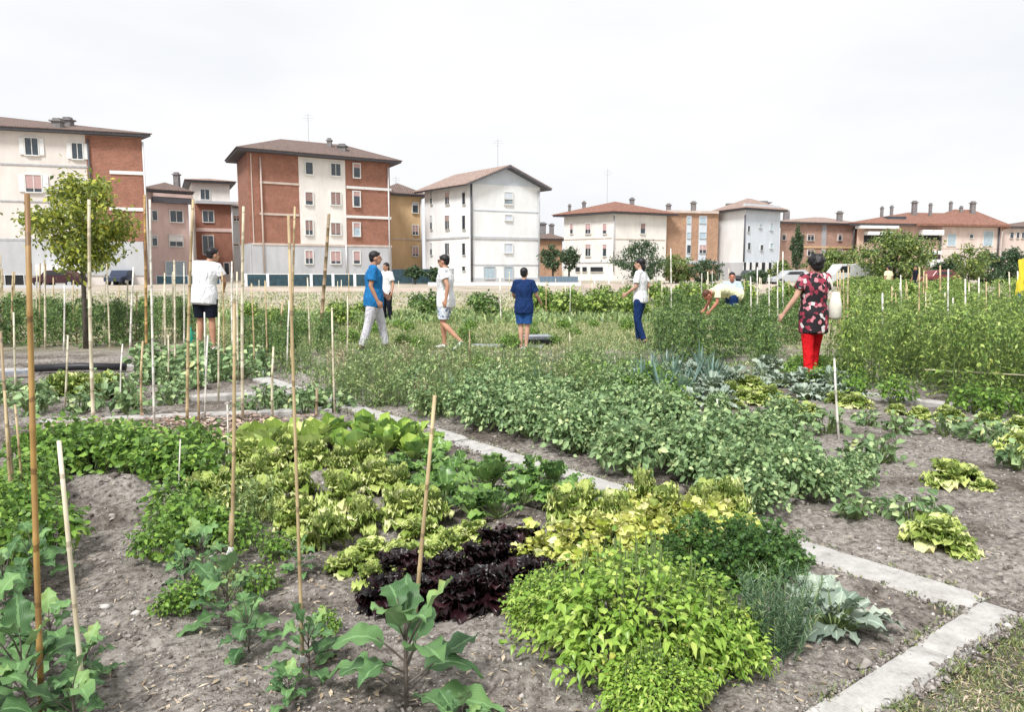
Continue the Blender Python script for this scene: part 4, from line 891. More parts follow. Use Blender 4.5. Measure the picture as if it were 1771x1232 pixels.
def B3():
    b = Building('brick_house', 'small brick house with cream upper floor between the pink house and the brick block', (332, 108), (338, 98), (403, 100), 12.6, W_creamw, cat='house')
    b.slab('R', 339, 402, 353, 472, B_red, 'brick_panel'); b.band('R', 338, 408, 351, .35, W_grey, .8); b.band('R', 339, 402, 398, .45, W_pink, .14)
    for r in [(351, 369, 365, 384), (351, 369, 408, 440), (347, 362, 328, 345)]: b.win('R', *r)
    b.pipe('R', 400, 355, 472, LGUT); b.roof(.55, .7, T_pink); b.win('R', 388, 396, 455, 475)
    c = Building('grey_house', 'pale grey house seen in the narrow gap left of the brick block', (398, 118), (402, 112), (440, 113), 10.5, W_grey, cat='house')
    c.win('R', 404, 414, 373, 382); c.win('R', 404, 413, 421, 425); c.roof(.9, .5, T_pink)
def B4():
    b = Building('brick_block', 'four storey red brick block with ivory middle strip and white posts below', (417, 91), (435, 83), (677, 92), 14.1, B_red)
    b.slab('R', 518, 598, 278, 424, W_creamw, 'ivory_panel', z=(4.35, 14.05)); b.slab('R', 435.5, 676.5, 424, 476, W_grey, 'ground_floor_wall', d=.10, z=(.2, 4.35)); b.slab('L', 418, 434.5, 424, 476, W_grey, 'ground_floor_wall', d=.10, z=(.2, 4.35))
    b.slab('R', 424 + 11.5, 437, 275, 424, W_slab, 'corner_strip', d=.08, z=(4.36, 14.0))
    cols = [((528, 540), [(281, 301.5, 0), (333, 354, .7), (381.5, 406, .7), (434, 456, .6)]), ((572, 588), [(283.5, 304, 0), (333, 354, .95), (386, 406, .9), (435, 456, .8)]), ((611, 621.5), [(283.5, 307, .3), (332, 357, .3), (386, 408, .35), (435, 456, .75)])]
    for (x0, x1), rows in cols:
        for y0, y1, h in rows: b.win('R', x0, x1, y0, y1, d=.10, fw=.12, half=(h, SHUT if x0 < 600 and y0 < 420 else SHUTP) if h else None, pane=BLIND if (x0 == 611 and y0 == 386) else None)
    b.band('R', 449, 517, 317, .22); b.band('R', 449, 517, 371, .22); b.band('R', 599, 676, 326, .3, WHP, .14); b.band('R', 599, 676, 376, .3, WHP, .14); b.band('R', 436, 677, 424, .22, W_slab, .16)
    b.pipe('R', 449, 272, 474, W_slab); b.pipe('R', 670, 290, 474, LGUT); b.pipe('R', 597.5, 424, 474, LGUT)
    b.roof(2.15, 1.15, T_brown); b.chimney(570, 244, 258, 91, .5); b.chimney(592, 254, 268, 90.5, .9); b.chimney(556, 258, 266, 89, .6, False); b.antenna(534, 196, 250, 93)
def B5():
    b = Building('ochre_house', 'ochre yellow house between the brick block and the white gabled block', (640, 112), (660, 100), (730, 103), 11.2, W_yel, cat='house')
    for y0, y1, h in [(351, 368, 0), (390, 406, .7), (427, 443, .8)]: b.win('R', 713, 722.5, y0, y1, half=(h, SHUTP) if h else None)
    b.band('R', 678, 730, 414, .15); b.pipe('R', 727, 345, 470, LGUT); b.roof(1.7, .7, T_brown); b.antenna(685, 305, 325)
def B6():
    b = Building('white_gabled_block', 'white four storey block with a wide gable facing the garden', (736, 98), (813, 90), (933.5, 94.5), 11.55, W_white)
    # gable: low pitched roof, ridge running away
    ap = P(871, 291, 92.2); hgt_ = ap.z; A = s0 = b
    z = b.z; o = .95; mid = b.a / 2; c = lambda a_, b_: b.loc(a_, b_)
    V = [];
    for bb in (.0, b.b):
        for a_, zz in ((0, z), (b.a, z), (mid, hgt_)): p = c(a_, bb); V.append((p.x, p.y, zz))
    ob('gable_wall', mesh('gable_wall', V, [(0, 1, 2), (5, 4, 3), (0, 3, 4, 1)], W_blue, smooth=False), b.root)
    sl = (hgt_ - z) / mid; t = .22
    def slope(nm, a0, a1, mat, th, dz):
        V = []
        for bb in (-o, b.b + o):
            for a_ in (a0, a1):
                zz = hgt_ - abs(a_ - mid) * sl + dz
                p = c(a_, bb); V += [(p.x, p.y, zz), (p.x, p.y, zz + th)]
        return ob(nm, mesh(nm, V, [(0, 2, 3, 1), (4, 5, 7, 6), (0, 1, 5, 4), (2, 6, 7, 3), (1, 3, 7, 5), (0, 4, 6, 2)], mat, smooth=False), b.root)
    slope('eaves', -o, mid, EAVE, t, .02); slope('eaves', mid, b.a + o, EAVE, t, .02)
    slope('roof', -o - .1, mid, T_pink, .1, t + .03); slope('roof', mid, b.a + o + .1, T_pink, .1, t + .03)
    for (x0, x1), s_ in (((745, 748.5), 0), ((771, 778), 1), ((800.5, 806), 2)):
        for y0, y1 in [(333, 353.6), (373, 397), (421, 441)]: b.win('L', x0, x1, y0, y1, fw=.05, half=(.5, W_grey) if s_ == 0 else None)
        b.win('L', x0, x1, 461, 468, fw=.04)
    b.win('R', 872, 886, 333, 353.6, pane=WHP, half=(.5, W_blue)); b.win('R', 872, 886, 345, 353, pane=BLIND, fw=.05); b.win('R', 873, 885, 372, 381, pane=W_blue); b.win('R', 872, 885.5, 422, 437, pane=W_blue)
    b.win('R', 837, 855, 462, 482, pane=BLIND, frame=W_grey); b.win('R', 872, 885.7, 462, 482, pane=BLIND, frame=W_grey)
    b.band('R', 813.5, 933, 365, .1, W_blue, .07); b.band('R', 813.5, 933, 412, .28, W_grey, .12); b.band('L', 737, 812, 412, .2, W_grey, .1); b.band('R', 813.5, 933, 458, .12, W_grey, .07)
    b.slab('R', 813.5, 933, 483, 489, W_grey, 'plinth', d=.12, z=(0, .5)); b.pipe('R', 814, 318, 487, EAVE, .12); b.pipe('R', 931, 330, 480, GUT); b.antenna(861, 240, 284, 95)
    d = Building('brick_hut', 'low orange brick building with dark roof right of the white gabled block', (926, 133), (931, 127), (972, 128), 6.4, B_or, cat='house'); d.roof(1.0, .6, T_brown); d.chimney(938, 388, 398, 131, 1.2); d.chimney(954, 390, 402, 131, .8)
def B8():
    b = Building('cream_villa', 'cream two storey house with a hipped red roof behind the shrubs', (975, 109), (1060, 103), (1151, 107), 9.0, W_creamw, cat='house')
    for (x0, x1), rows in (((987, 991.5), [(387, 404, .6)]), ((1013.5, 1022), [(387, 404, .6), (423, 443, .35)]), ((1043.5, 1049.5), [(387, 404, .7), (423, 443, .35)])):
        for y0, y1, h in rows: b.win('L', x0, x1, y0, y1, half=(h, SHUTP))
    b.win('R', 1107, 1115, 387, 404, half=(.5, SHUT)); b.band('L', 976, 1059, 413, .1, W_slab, .07); b.band('R', 1061, 1150, 414, .1, W_slab, .07); b.band('L', 976, 1059, 454, .15, W_grey, .1); b.band('R', 1061, 1150, 454, .15, W_grey, .1)
    for x0, x1 in [(996, 1004), (1008, 1016), (1022, 1044)]: b.win('L', x0, x1, 462, 470, fw=.05, pane=DKP)
    b.pipe('R', 1061, 373, 470, GUT); b.roof(1.75, 1.0, T_red); b.chimney(1093, 346, 356, 110, .6); b.chimney(1010, 352, 362, 110, .5); b.chimney(985, 357, 368, 111, .4); b.antenna(1050, 292, 352, 108)
def B9():
    a = Building('orange_brick_block', 'orange brick block with two glazed stair strips and a flat roof', (1140, 118), (1151.5, 108), (1240, 110), 9.6, B_or)
    a.slab('R', 1186.6, 1195, 373, 451, W_blue, 'stair_strip', z=None); a.slab('R', 1208, 1221.5, 373, 451, W_blue, 'stair_strip')
    for x0, x1 in ((1187.5, 1194), (1209, 1220.5)):
        a.win('R', x0, x1, 376, 386, d=.07, pane=BLIND, fw=.03); a.win('R', x0, x1, 402, 412, d=.07, pane=BLIND, fw=.03); a.win('R', x0, x1, 424, 438, d=.07, fw=.03); 
    a.slab('R', 1152, 1240, 451, 457, W_grey, 'base_band', d=.15); a.slab('R', 1151, 1241, 368, 372, W_slab, 'coping', d=.4, z=(9.5, 9.85)); a.chimney(1156, 356, 372, 112, .6); a.chimney(1199, 352, 372, 112, .65)
    b = Building('pale_block', 'pale blue grey block raised on white pillars with a dark flat roof edge', (1239, 112), (1286, 106), (1346, 110), 9.75, W_white, W_blue)
    for r in [(1292, 1296, 391, 401), (1314, 1319, 424, 433), (1331, 1336, 386, 398), (1331, 1336, 421, 430), (1312, 1317, 388, 394), (1292, 1297, 420, 432)]: b.win('R', *r, pane=BLIND if r[0] > 1320 or r[2] == 388 else None, fw=.04)
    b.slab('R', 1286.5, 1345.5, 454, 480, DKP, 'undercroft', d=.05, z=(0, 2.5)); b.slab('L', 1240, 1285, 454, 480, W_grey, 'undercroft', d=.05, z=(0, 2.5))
    for x in (1291, 1301, 1312, 1324, 1335, 1344): b.slab('R', x - 1.6, x + 1.6, 454, 488, WHP, 'pillar', d=.35, z=(0, 2.5))
    b.pipe('R', 1287, 372, 453, EAVE, .12); b.roof(1.7, .8, T_pink, emat=EAVE); b.slab('R', 1286, 1346, 357, 364, W_blue, 'roof_parapet', d=.2, z=(10.1, 10.6)); b.chimney(1318, 352, 361, 112, 1.6); b.chimney(1262, 352, 360, 113, 1.0, False)
def B10():
    b = Building('pink_brick_block', 'pinkish brick two storey block with dark flat eaves behind the cypress', (1350, 125), (1347, 113), (1479, 118), 8.3, B_pk)
    b.slab('R', 1420, 1427.5, 388, 470, GUT, 'corner_strip', d=.1)
    for r in [(1352, 1358, 405, 415), (1396, 1407, 406, 416), (1449, 1455, 406, 416), (1396, 1407, 432, 442), (1448, 1456, 432, 442)]: b.win('R', *r, fw=.06, half=(.3, SHUT))
    b.band('R', 1388, 1474, 428, .25, W_yel, .14); b.pipe('R', 1476, 390, 470, EAVE, .14); b.roof(1.2, .9, T_pink); b.chimney(1360, 365, 374, 118, .8, False); b.chimney(1452, 369, 376, 118, .7)
def B11():
    b = Building('salmon_block', 'long salmon apartment block with red hipped roofs and white balconies on the right', (1492, 122), (1479, 108), (1728, 113), 7.75, W_sal)
    b.slab('R', 1626, 1728, 392, 470, W_salp, 'pale_wall', z=(.1, 7.7))
    def balc(x0, x1, y0, y1, yd):
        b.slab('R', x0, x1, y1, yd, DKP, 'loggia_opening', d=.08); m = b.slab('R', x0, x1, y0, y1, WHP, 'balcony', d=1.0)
    for x0, x1, y0, y1, yd in [(1494, 1540, 401, 407, 419), (1588, 1624, 398, 407, 415), (1588, 1620, 434, 440, 448)]: balc(x0, x1, y0, y1, yd)
    b.slab('R', 1572, 1622, 449, 462, WHP, 'balcony', d=1.0)
    b.slab('R', 1479.5, 1545, 391, 396, WHP, 'fascia', d=1.2)
    for r in [(1638, 1652, 405, 425), (1700, 1716, 400, 425), (1676, 1682, 406, 412), (1550, 1556, 406, 418), (1560, 1570, 434, 446), (1500, 1510, 432, 446)]: b.win('R', *r, pane=BLIND if r[0] in (1638, 1700) else None, fw=.08)
    b.band('R', 1626, 1728, 430, .12, W_slab, .1); b.pipe('R', 1626, 398, 470, EAVE, .14); b.pipe('R', 1727, 394, 450, EAVE, .14); b.roof(2.15, 1.2, T_red)
    # second, nearer hip over the right half
    Z = b.z + .3; a0 = hit(1585, 390, b.M, b.uR)[0]; a1 = b.a + 1.3; m = []
    q = [b.loc(a0, -1.5), b.loc(a1, -1.5), b.loc(a1, b.b * .7), b.loc(a0, b.b * .7)]; h = b.b * .35 + .75; r0 = b.loc(a0 + h, b.b * .35 - .4); r1 = b.loc(a1 - h, b.b * .35 - .4)
    V = [(p.x, p.y, Z) for p in q] + [(r0.x, r0.y, Z + 2.55), (r1.x, r1.y, Z + 2.55)] + [(p.x, p.y, Z - .3) for p in q]
    ob('roof', mesh('roof', V, [(0, 1, 5, 4), (1, 2, 5), (2, 3, 4, 5), (3, 0, 4), (6, 7, 1, 0), (7, 8, 2, 1), (8, 9, 3, 2), (9, 6, 0, 3), (9, 8, 7, 6)], T_red, smooth=False), b.root)
    for x, y0, y1 in [(1542, 359, 366), (1581, 351, 366), (1609, 355, 364), (1644, 352, 362), (1682, 352, 364), (1525, 361, 370), (1662, 360, 366)]: b.chimney(x, y0, y1, 115, .6 if x in (1581, 1682) else .36)
    b.slab('R', 1548, 1580, 374, 383, GLS, 'roof_terrace', d=-1.5, d0=-3, z=(8.1, 9.2))
    c = Building('grey_end_house', 'grey and pink house at the right edge behind the long salmon block', (1742, 136), (1729, 118), (1850, 122), 7.9, W_salp, cat='house')
    for r in [(1746, 1752, 402, 412), (1757, 1762, 402, 412), (1746, 1752, 430, 440), (1766, 1775, 402, 412)]: c.win('R', *r, fw=.05)
    c.roof(1.6, 1.0, T_brown)
for f_ in (B1, B2, B3, B4, B5, B6, B8, B9, B10, B11): f_()

# ------------------------------------------------------------------ fences and walls in front of the houses
def fence(name, label, x0, x1, Y, ztop, step, post, panel, pw=.06, gaps=(), cat='fence', rail=True, zb=.05):
    A = V2(x0, Y); B = V2(x1, Y); r = empty(name, (A.x, A.y, 0)); tag(r, label, cat); n = int((B.x - A.x) / step); 
    m = MB()
    for i in range(n):
        if i in gaps: continue
        a, b_ = i * step + pw, (i + 1) * step - pw
        m.box(a, b_, -.02, .02, zb, ztop - .06)
    if panel: m.build('panel', panel, r)
    if rail:
        m = MB(); m.box(0, n * step, -.035, .035, ztop - .055, ztop); m.build('top_rail', post, r)
    for i in range(n + 1):
        m = MB(); m.box(i * step - pw, i * step + pw, -.05, .05, 0, ztop + .03); m.build('post', post, r)
fence('garage_fence', 'dark teal panel fence with white posts below the brick block', 425, 672, 66, 1.12, 1.9, WHP, TEAL, .12)
fence('dark_fence', 'dark blue green fence in front of the ochre house', 678, 812, 78, 1.55, 2.1, EAVE, TEAL, .05)
fence('railing_fence', 'blue grey slatted railing right of the white gabled block', 934, 1004, 84, .75, .42, plain('blue_rail', (.20, .27, .34), .5), plain('rail_slat', (.14, .20, .26), .5), .03, cat='railing')
fence('white_fence', 'white rail fence on posts in front of the cream house', 1004, 1105, 80, .62, 1.5, WHP, None, .07)
fence('grey_fence', 'low grey fence in front of the pink house', 270, 405, 76, .9, 1.6, GUT, TEAL, .06)
fence('white_fence', 'white board fence between the cream house and the orange brick block', 1110, 1240, 84, .8, 1.6, WHP, None, .07)
wl = lambda x0, x1, Y, h, mat, label: tag(MB().box(V2(x0, Y).x, V2(x1, Y).x, Y, Y + .25, 0, h).build('garden_wall', mat), label, 'wall')
wl(395, 740, 52, .18, W_slab, 'low pale wall along the fallow field below the brick block')
wl(1010, 1440, 62, .28, W_slab, 'low pinkish wall behind the green shrub band on the right')
wl(740, 1005, 70, .30, W_white, 'low white wall at the foot of the gabled block')
wl(-60, 145, 60, .25, W_grey, 'low grey wall under the cream block on the left')

# ------------------------------------------------------------------ trees
def tree(name, label, x, yb, Y, top, wpx, ybot, mat, leaf, nclump, nper, trunk=.06, cat='tree', group=None, lean=0, egg_=1.0, trunkmat=None, seed=1):
    """crown between pixel rows top..ybot and wpx wide, trunk foot at distance Y"""
    g = np.random.default_rng(seed); base = P(x, yb, Y); base.z = 0; T = P(x, top, Y).z; Bz = max(P(x, ybot, Y).z, .05); W = wpx / FPX * Y / 2; H = (T - Bz) / 2; C = np.array([lean, 0, (T + Bz) / 2])
    r = empty(name, base); tag(r, label, cat, group)
    a = g.uniform(0, 6.28, nclump); c = g.uniform(-1, 1, nclump); s = np.sqrt(1 - c * c); k = g.uniform(.25, 1, nclump) ** .5
    env = (1 - .28 * np.maximum(c, 0) ** 2 * egg_) * (1 + .2 * np.sin(2 * a + 1 + 3 * c) + .16 * np.sin(5 * a + 6 * c))
    cl = np.stack([np.cos(a) * s * W * env, np.sin(a) * s * W * env, c * H], -1) * k[:, None] + C
    nper = nper if Y < 30 else nper * 2; p = np.repeat(cl, nper, 0) + g.normal(0, 1, (nclump * nper, 3)) * np.array([W, W, H * .8]) * g.uniform(.06, .17, (nclump, 1)).repeat(nper, 0)
    n = len(p); D = unit(g.normal(0, 1, (n, 3)) + np.array([0, 0, -.25])); N = unit(g.normal(0, .6, (n, 3)) + np.array([0, 0, .8])); Ln = leaf * g.uniform(.6, 1.3, n)
    V, F, U = leaves(p, D, N, Ln, Ln * .6, 'oval', 2, 2, .25, .2)
    ob('crown', mesh('crown', V, F, mat, None, U), r)
    m = MB(); zt = C[2] - H * .2; m.tube([(0, 0, -.1), (lean * .2, 0, Bz * .6), (lean * .6, 0, zt), (lean, 0, C[2] + H * .5)], [trunk * 1.25, trunk, trunk * .8, trunk * .25], 9); m.build('trunk', trunkmat or M_bark, r, smooth=True)
    idx = g.choice(nclump, min(16, nclump), replace=False); m = MB()
    for i in idx:
        q = cl[i]; z0 = max(Bz * .9, min(q[2] - .15 * H, zt + H * .5)); m.tube([(lean * .5, 0, z0 - .1 * H), ((q[0] + lean * .5) * .5, q[1] * .5, (z0 + q[2]) / 2 + .04 * H), tuple(q)], [trunk * .45, trunk * .3, trunk * .08], 5)
    m.build('limbs', trunkmat or M_bark, r, smooth=True); return r
tree('young_tree', 'young olive green tree with thin trunk on the left beside a cane', 149, 603, 13.9, 294, 158, 470, M_treeA, .085, 130, 60, .042, lean=.10, seed=5, egg_=1.8)
tree('garden_tree', 'large light green tree in front of the salmon block', 1545, 500, 62, 396, 112, 492, M_treeB, .24, 170, 26, .16, seed=6, egg_=1.6)
tree('garden_tree', 'light green tree right behind the dark haired woman', 1440, 497, 70, 428, 80, 490, M_treeB, .24, 110, 24, .12, seed=7)
tree('evergreen_tree', 'left of two round dark trees beside the blue railing', 956, 492, 86, 424, 40, 468, M_treeD, .2, 70, 26, .12, seed=8)
tree('evergreen_tree', 'right of two round dark trees beside the blue railing', 984, 492, 87, 426, 34, 466, M_treeD, .2, 60, 26, .12, seed=9)
tree('evergreen_shrub', 'broad dark shrub with light tips behind the woman in the white blouse', 1108, 493, 80, 416, 80, 492, M_treeD, .22, 120, 24, .12, seed=10, cat='shrub')
tree('evergreen_shrub', 'dark shrub in front of the orange brick block', 1168, 494, 82, 440, 66, 492, M_treeB, .23, 80, 24, .1, seed=11, cat='shrub')
tree('evergreen_shrub', 'dark green shrub under the glazed stair strips', 1218, 494, 80, 448, 60, 492, M_treeD, .2, 70, 24, .1, seed=12, cat='shrub')
tree('cypress_tree', 'narrow dark cypress in front of the pinkish brick block', 1376, 493, 95, 390, 20, 470, M_treeD, .2, 90, 22, .1, seed=13, egg_=2.6)
tree('garden_tree', 'bare looking young tree in front of the pale salmon wall', 1674, 496, 64, 420, 66, 480, M_treeB, .22, 60, 16, .08, seed=14)
for i, (x, t, wd) in enumerate([(1712, 436, 66), (1752, 430, 60), (1640, 446, 56)]):
    tree('evergreen_shrub', ['dark shrub in front of the right end of the salmon block', 'dark shrub at the right edge behind the yellow flag', 'dark shrub right of the large light green tree'][i], x, 494, 70, t, wd, 492, M_treeD, .22, 90, 24, .1, seed=20 + i, cat='shrub')
tree('evergreen_shrub', 'low dark shrub in the gap before the pinkish brick block', 1318, 494, 74, 466, 62, 494, M_treeD, .2, 60, 22, .08, seed=24, cat='shrub')
tree('evergreen_shrub', 'low green shrub behind the people in the right field', 1500, 498, 60, 478, 90, 499, M_treeB, .22, 80, 22, .08, seed=25, cat='shrub')
tree('evergreen_shrub', 'small dark shrub in front of the ochre house', 718, 494, 76, 461, 30, 480, M_treeD, .25, 40, 22, .06, seed=26, cat='shrub')
tree('evergreen_shrub', 'dark shrub behind the walking man with the black cap', 752, 494, 76, 463, 34, 484, M_treeD, .25, 40, 22, .06, seed=27, cat='shrub')
tree('evergreen_shrub', 'green shrub left of the cypress', 1350, 495, 72, 452, 36, 494, M_treeB, .22, 50, 22, .08, seed=28, cat='shrub')

# ------------------------------------------------------------------ cars by the houses
CG = plain('car_glass', (.02, .025, .03), .1, .3, 2, spec=.9); TY = plain('tyre_rubber', (.02, .02, .02), .9, .2, 20)
def car(label, x, Y, col, rz=0, h=1.45, l=4.1, van=False, name='parked_car'):
    b = V2(x, Y); r = empty(name, (b.x, b.y, 0), rz); tag(r, label, 'van' if van else 'car', None); cm = plain('car_paint', col, .25, .05, 2, metal=.2, spec=.7); w_ = .85
    prof = [(-l / 2, .35), (-l / 2 + .03, .75), (-l / 2 + .95, .92), (-l * .17, h - .04), (l * .22, h), (l / 2 - .25, .95), (l / 2 - .02, .8), (l / 2, .35)] if not van else [(-l / 2, .35), (-l / 2 + .03, 1.0), (-l / 2 + .5, 1.15), (-l / 2 + 1.1, h - .05), (l / 2 - .1, h), (l / 2, 1.0), (l / 2, .35)]
    def ext(pr, wd, nm, mt):
        k = len(pr); V = [(a, -wd, z) for a, z in pr] + [(a, wd, z) for a, z in pr]; F = [tuple(range(k)), tuple(range(2 * k - 1, k - 1, -1))] + [(i, i + k, (i + 1) % k + k, (i + 1) % k) for i in range(k)]
        o = ob(nm, mesh(nm, V, F, mt, smooth=False), r); bv = o.modifiers.new('b', 'BEVEL'); bv.width = .06; bv.segments = 3; return o
    ext(prof, w_, 'body', cm)
    g = [(-l * .20, 1.0), (-l * .13, h - .14), (l * .17, h - .11), (l * .30, 1.0)] if not van else [(-l / 2 + .75, 1.2), (-l / 2 + 1.15, h - .2), (-l / 2 + 1.9, h - .2), (-l / 2 + 1.9, 1.2)]
    ext(g, w_ + .012, 'side_window', CG)
    for sx in (-l * .31, l * .31):
        for sy in (-w_ + .02, w_ - .02):
            m = MB(); m.tube([(sx, sy - .1, .32), (sx, sy + .1, .32)], .32, 16, side=(1, 0, 0)); o = m.build('wheel', TY, r); k = MB(); k.tube([(sx, sy - .105, .32), (sx, sy + .105, .32)], .17, 12, side=(1, 0, 0)); k.build('rim', GUT, o)
car('dark maroon car parked in front of the garages on the left', 100, 64, (.05, .014, .022), .1)
car('dark blue car parked at the right end of the cream block', 214, 74, (.03, .045, .085), 1.5)
car('white van parked behind the woman in red trousers', 1472, 66, (.78, .80, .80), .05, 2.0, 4.8, True, 'parked_van')
car('silver car parked left of the woman in red trousers', 1370, 70, (.55, .57, .6), 0)
car('dark car parked under the pale block on pillars', 1300, 92, (.04, .05, .06), .3)
car('silver car parked right of the white van', 1520, 68, (.5, .52, .54), .2)
car('dark red car parked right of the large light green tree', 1620, 68, (.22, .05, .05), .2)
# ------------------------------------------------------------------ canes and stakes
def canemat(name, c, dark):
    m, nt, b = newmat(name); Lk = nt.links.new; t = node(nt, 'ShaderNodeTexCoord'); n = node(nt, 'ShaderNodeTexNoise'); n.inputs['Scale'].default_value = 4; n.inputs['Detail'].default_value = 6
    Lk(t.outputs['Object'], n.inputs['Vector']); r = node(nt, 'ShaderNodeValToRGB'); e = r.color_ramp.elements; e[0].position = .35; e[0].color = dark + (1,); e[1].position = .6; e[1].color = c + (1,)
    Lk(n.outputs['Fac'], r.inputs['Fac']); sz = node(nt, 'ShaderNodeSeparateXYZ'); Lk(t.outputs['Object'], sz.inputs[0]); q1 = node(nt, 'ShaderNodeMath', operation='MULTIPLY_ADD'); Lk(sz.outputs['Z'], q1.inputs[0]); q1.inputs[1].default_value = 4.3; Lk(n.outputs['Fac'], q1.inputs[2])
    q2 = node(nt, 'ShaderNodeMath', operation='FRACT'); Lk(q1.outputs[0], q2.inputs[0]); q3 = node(nt, 'ShaderNodeMath', operation='LESS_THAN'); Lk(q2.outputs[0], q3.inputs[0]); q3.inputs[1].default_value = .09
    q4 = node(nt, 'ShaderNodeMix', data_type='RGBA'); q5 = node(nt, 'ShaderNodeMath', operation='MULTIPLY'); Lk(q3.outputs[0], q5.inputs[0]); q5.inputs[1].default_value = .7; Lk(q5.outputs[0], q4.inputs[0]); Lk(r.outputs['Color'], q4.inputs[6]); q4.inputs[7].default_value = tuple(x * .55 for x in dark) + (1,)
    Lk(q4.outputs[2], b.inputs['Base Color']); b.inputs['Roughness'].default_value = .5; return m
C_or = canemat('orange_cane', (.50, .31, .10), (.24, .13, .05)); C_tan = canemat('tan_cane', (.58, .45, .25), (.34, .24, .13)); C_pale = canemat('pale_cane', (.74, .68, .52), (.52, .44, .30)); C_wh = canemat('bleached_stake', (.82, .79, .72), (.6, .56, .5)); C_br = canemat('brown_cane', (.36, .26, .15), (.2, .14, .09))
TIE = plain('white_tie', (.8, .8, .8), .6)
rc = random.Random(9)
def cane(xt, yt, xb, yb, wpx, mat, label, group=None, name='bamboo_cane', ties=()):
    b = G(xb, yb); t = P(xt, yt, b.y); r = .7 * wpx / FPX * b.y / 2; n = max(3, int((t - b).length / .28)); m = MB(); pts = []; rr = []
    bow = Vector((rc.uniform(-.012, .012), rc.uniform(-.02, .02), 0)); a = b + (b - t).normalized() * .12
    for i in range(n + 1):
        f = i / n; c = a.lerp(t, f) + bow * math.sin(f * math.pi); q = r * (1.05 - .22 * f); u = (t - a) / n
        if 0 < i < n: pts += [c - u * .03, c - u * .012, c, c + u * .012, c + u * .03]; rr += [q, q * 1.16, q * 1.1, q * 1.18, q]
        else: pts.append(c); rr.append(q)
    org = Vector((b.x, b.y, 0)); m.tube([p - org for p in pts], rr, 8); o = ob(name, mesh(name, m.V, m.F, mat, smooth=True), None, org); tag(o, label, 'cane' if name == 'bamboo_cane' else 'stake', group)
    for ty in ties:
        f = (yb - ty) / (yb - yt); c = b.lerp(t, f) - org; k = MB(); k.tube([c + Vector((0, 0, -.012)), c + Vector((0, 0, .012))], r * 1.5, 8); k.tube([c + Vector((-r, -r, 0)), c + Vector((-r * 2.2, -r * 1.5, -.035))], .004, 5); k.build('tie', TIE, o)
    return o
cane(47, 335, 73, 1240, 15, C_or, 'tallest thick orange bamboo cane at the far left')
cane(102, 763, 148, 1250, 13, C_pale, 'short pale bamboo cane leaning at the lower left')
cane(1, 573, 31, 900, 8, C_br, 'brown cane leaning at the left edge')
cane(8, 676, 22, 905, 8, C_tan, 'shorter tan cane beside the leaning brown one at the left edge')
cane(26, 700, 40, 880, 6, C_tan, 'thin tan cane just left of the tall orange one')
cane(154, 345, 163, 750, 9, C_pale, 'pale cane standing right in front of the young tree trunk')
cane(250, 337, 253, 612, 7, C_or, 'orange brown cane in front of the brick corner right of the tree')
cane(259, 345, 267, 738, 6, C_wh, 'bleached thin cane just right of the orange brown one')
cane(334, 345, 324, 745, 8, C_tan, 'tall tan cane just left of the man in the white polo')
cane(384, 470, 388, 640, 4, C_tan, 'thin tan cane right beside the man in the white polo')
cane(318, 455, 318, 606, 4, C_wh, 'thin white rod left of the man in the white polo')
cane(341, 560, 344, 738, 6, C_tan, 'short tan cane below the feet of the man in white')
cane(401, 452, 403, 610, 5, C_wh, 'white rod right of the man in the white polo')
cane(405, 520, 399, 990, 10, C_tan, 'tall tan cane with a white tie among the aubergines', ties=(950,))
cane(400, 888, 402, 985, 12, C_br, 'short brown cane tied against the tall one with the white tie')
cane(421, 357, 420, 722, 8, C_pale, 'tall pale cane in front of the left corner of the brick block')
cane(499, 372, 524, 1150, 9, C_tan, 'long tan cane in the centre left standing by the spindly aubergine', ties=(1140,))
cane(510, 357, 503, 640, 6, C_tan, 'thin cane leaning over the brick block left of its ivory strip')
cane(569, 370, 554, 580, 9, C_br, 'brown cane crossing the lower windows of the brick block')
cane(574, 532, 579, 714, 5, C_pale, 'thin pale cane by the long kerb under the man in blue')
cane(473, 600, 472, 716, 6, C_pale, 'short cane at the bend of the long kerb')
cane(548, 672, 546, 718, 7, C_br, 'very short brown stake near the end of the thin kerb', name='wooden_stake')
cane(752, 684, 717, 1078, 11, C_tan, 'short thick cane leaning right in the centre of the near bed')
cane(1443, 620, 1451, 758, 6, C_wh, 'bleached stake on the bare soil of the right plot', name='wooden_stake')
cane(489, 520, 484, 590, 5, C_tan, 'short cane behind the overgrown plot left of the man in blue')
cane(455, 560, 455, 608, 3, C_wh, 'tiny white stake left of the man in blue', name='wooden_stake')
cane(247, 590, 247, 722, 6, C_tan, 'thin tan cane in the left seedling plot below the orange brown cane')
cane(291, 580, 290, 664, 4, C_pale, 'thin pale cane in the left seedling plot before the small house')
cane(393, 700, 397, 800, 4, C_wh, 'thin white stake behind the aubergines', name='wooden_stake')
cane(312, 760, 310, 860, 4, C_wh, 'short white stake left of the lime lettuces', name='wooden_stake')
cane(812, 570, 812, 660, 4, C_br, 'dark thin stake in the herbs below the walking man', name='wooden_stake')
cane(985, 575, 986, 612, 3, C_pale, 'thin pale stake right of the grey board', name='wooden_stake')
cane(865, 480, 867, 560, 3, C_wh, 'white stake behind the boy on his left', name='wooden_stake')
cane(1240, 690, 1243, 740, 4, C_wh, 'short pale stake among the cabbages', name='wooden_stake')
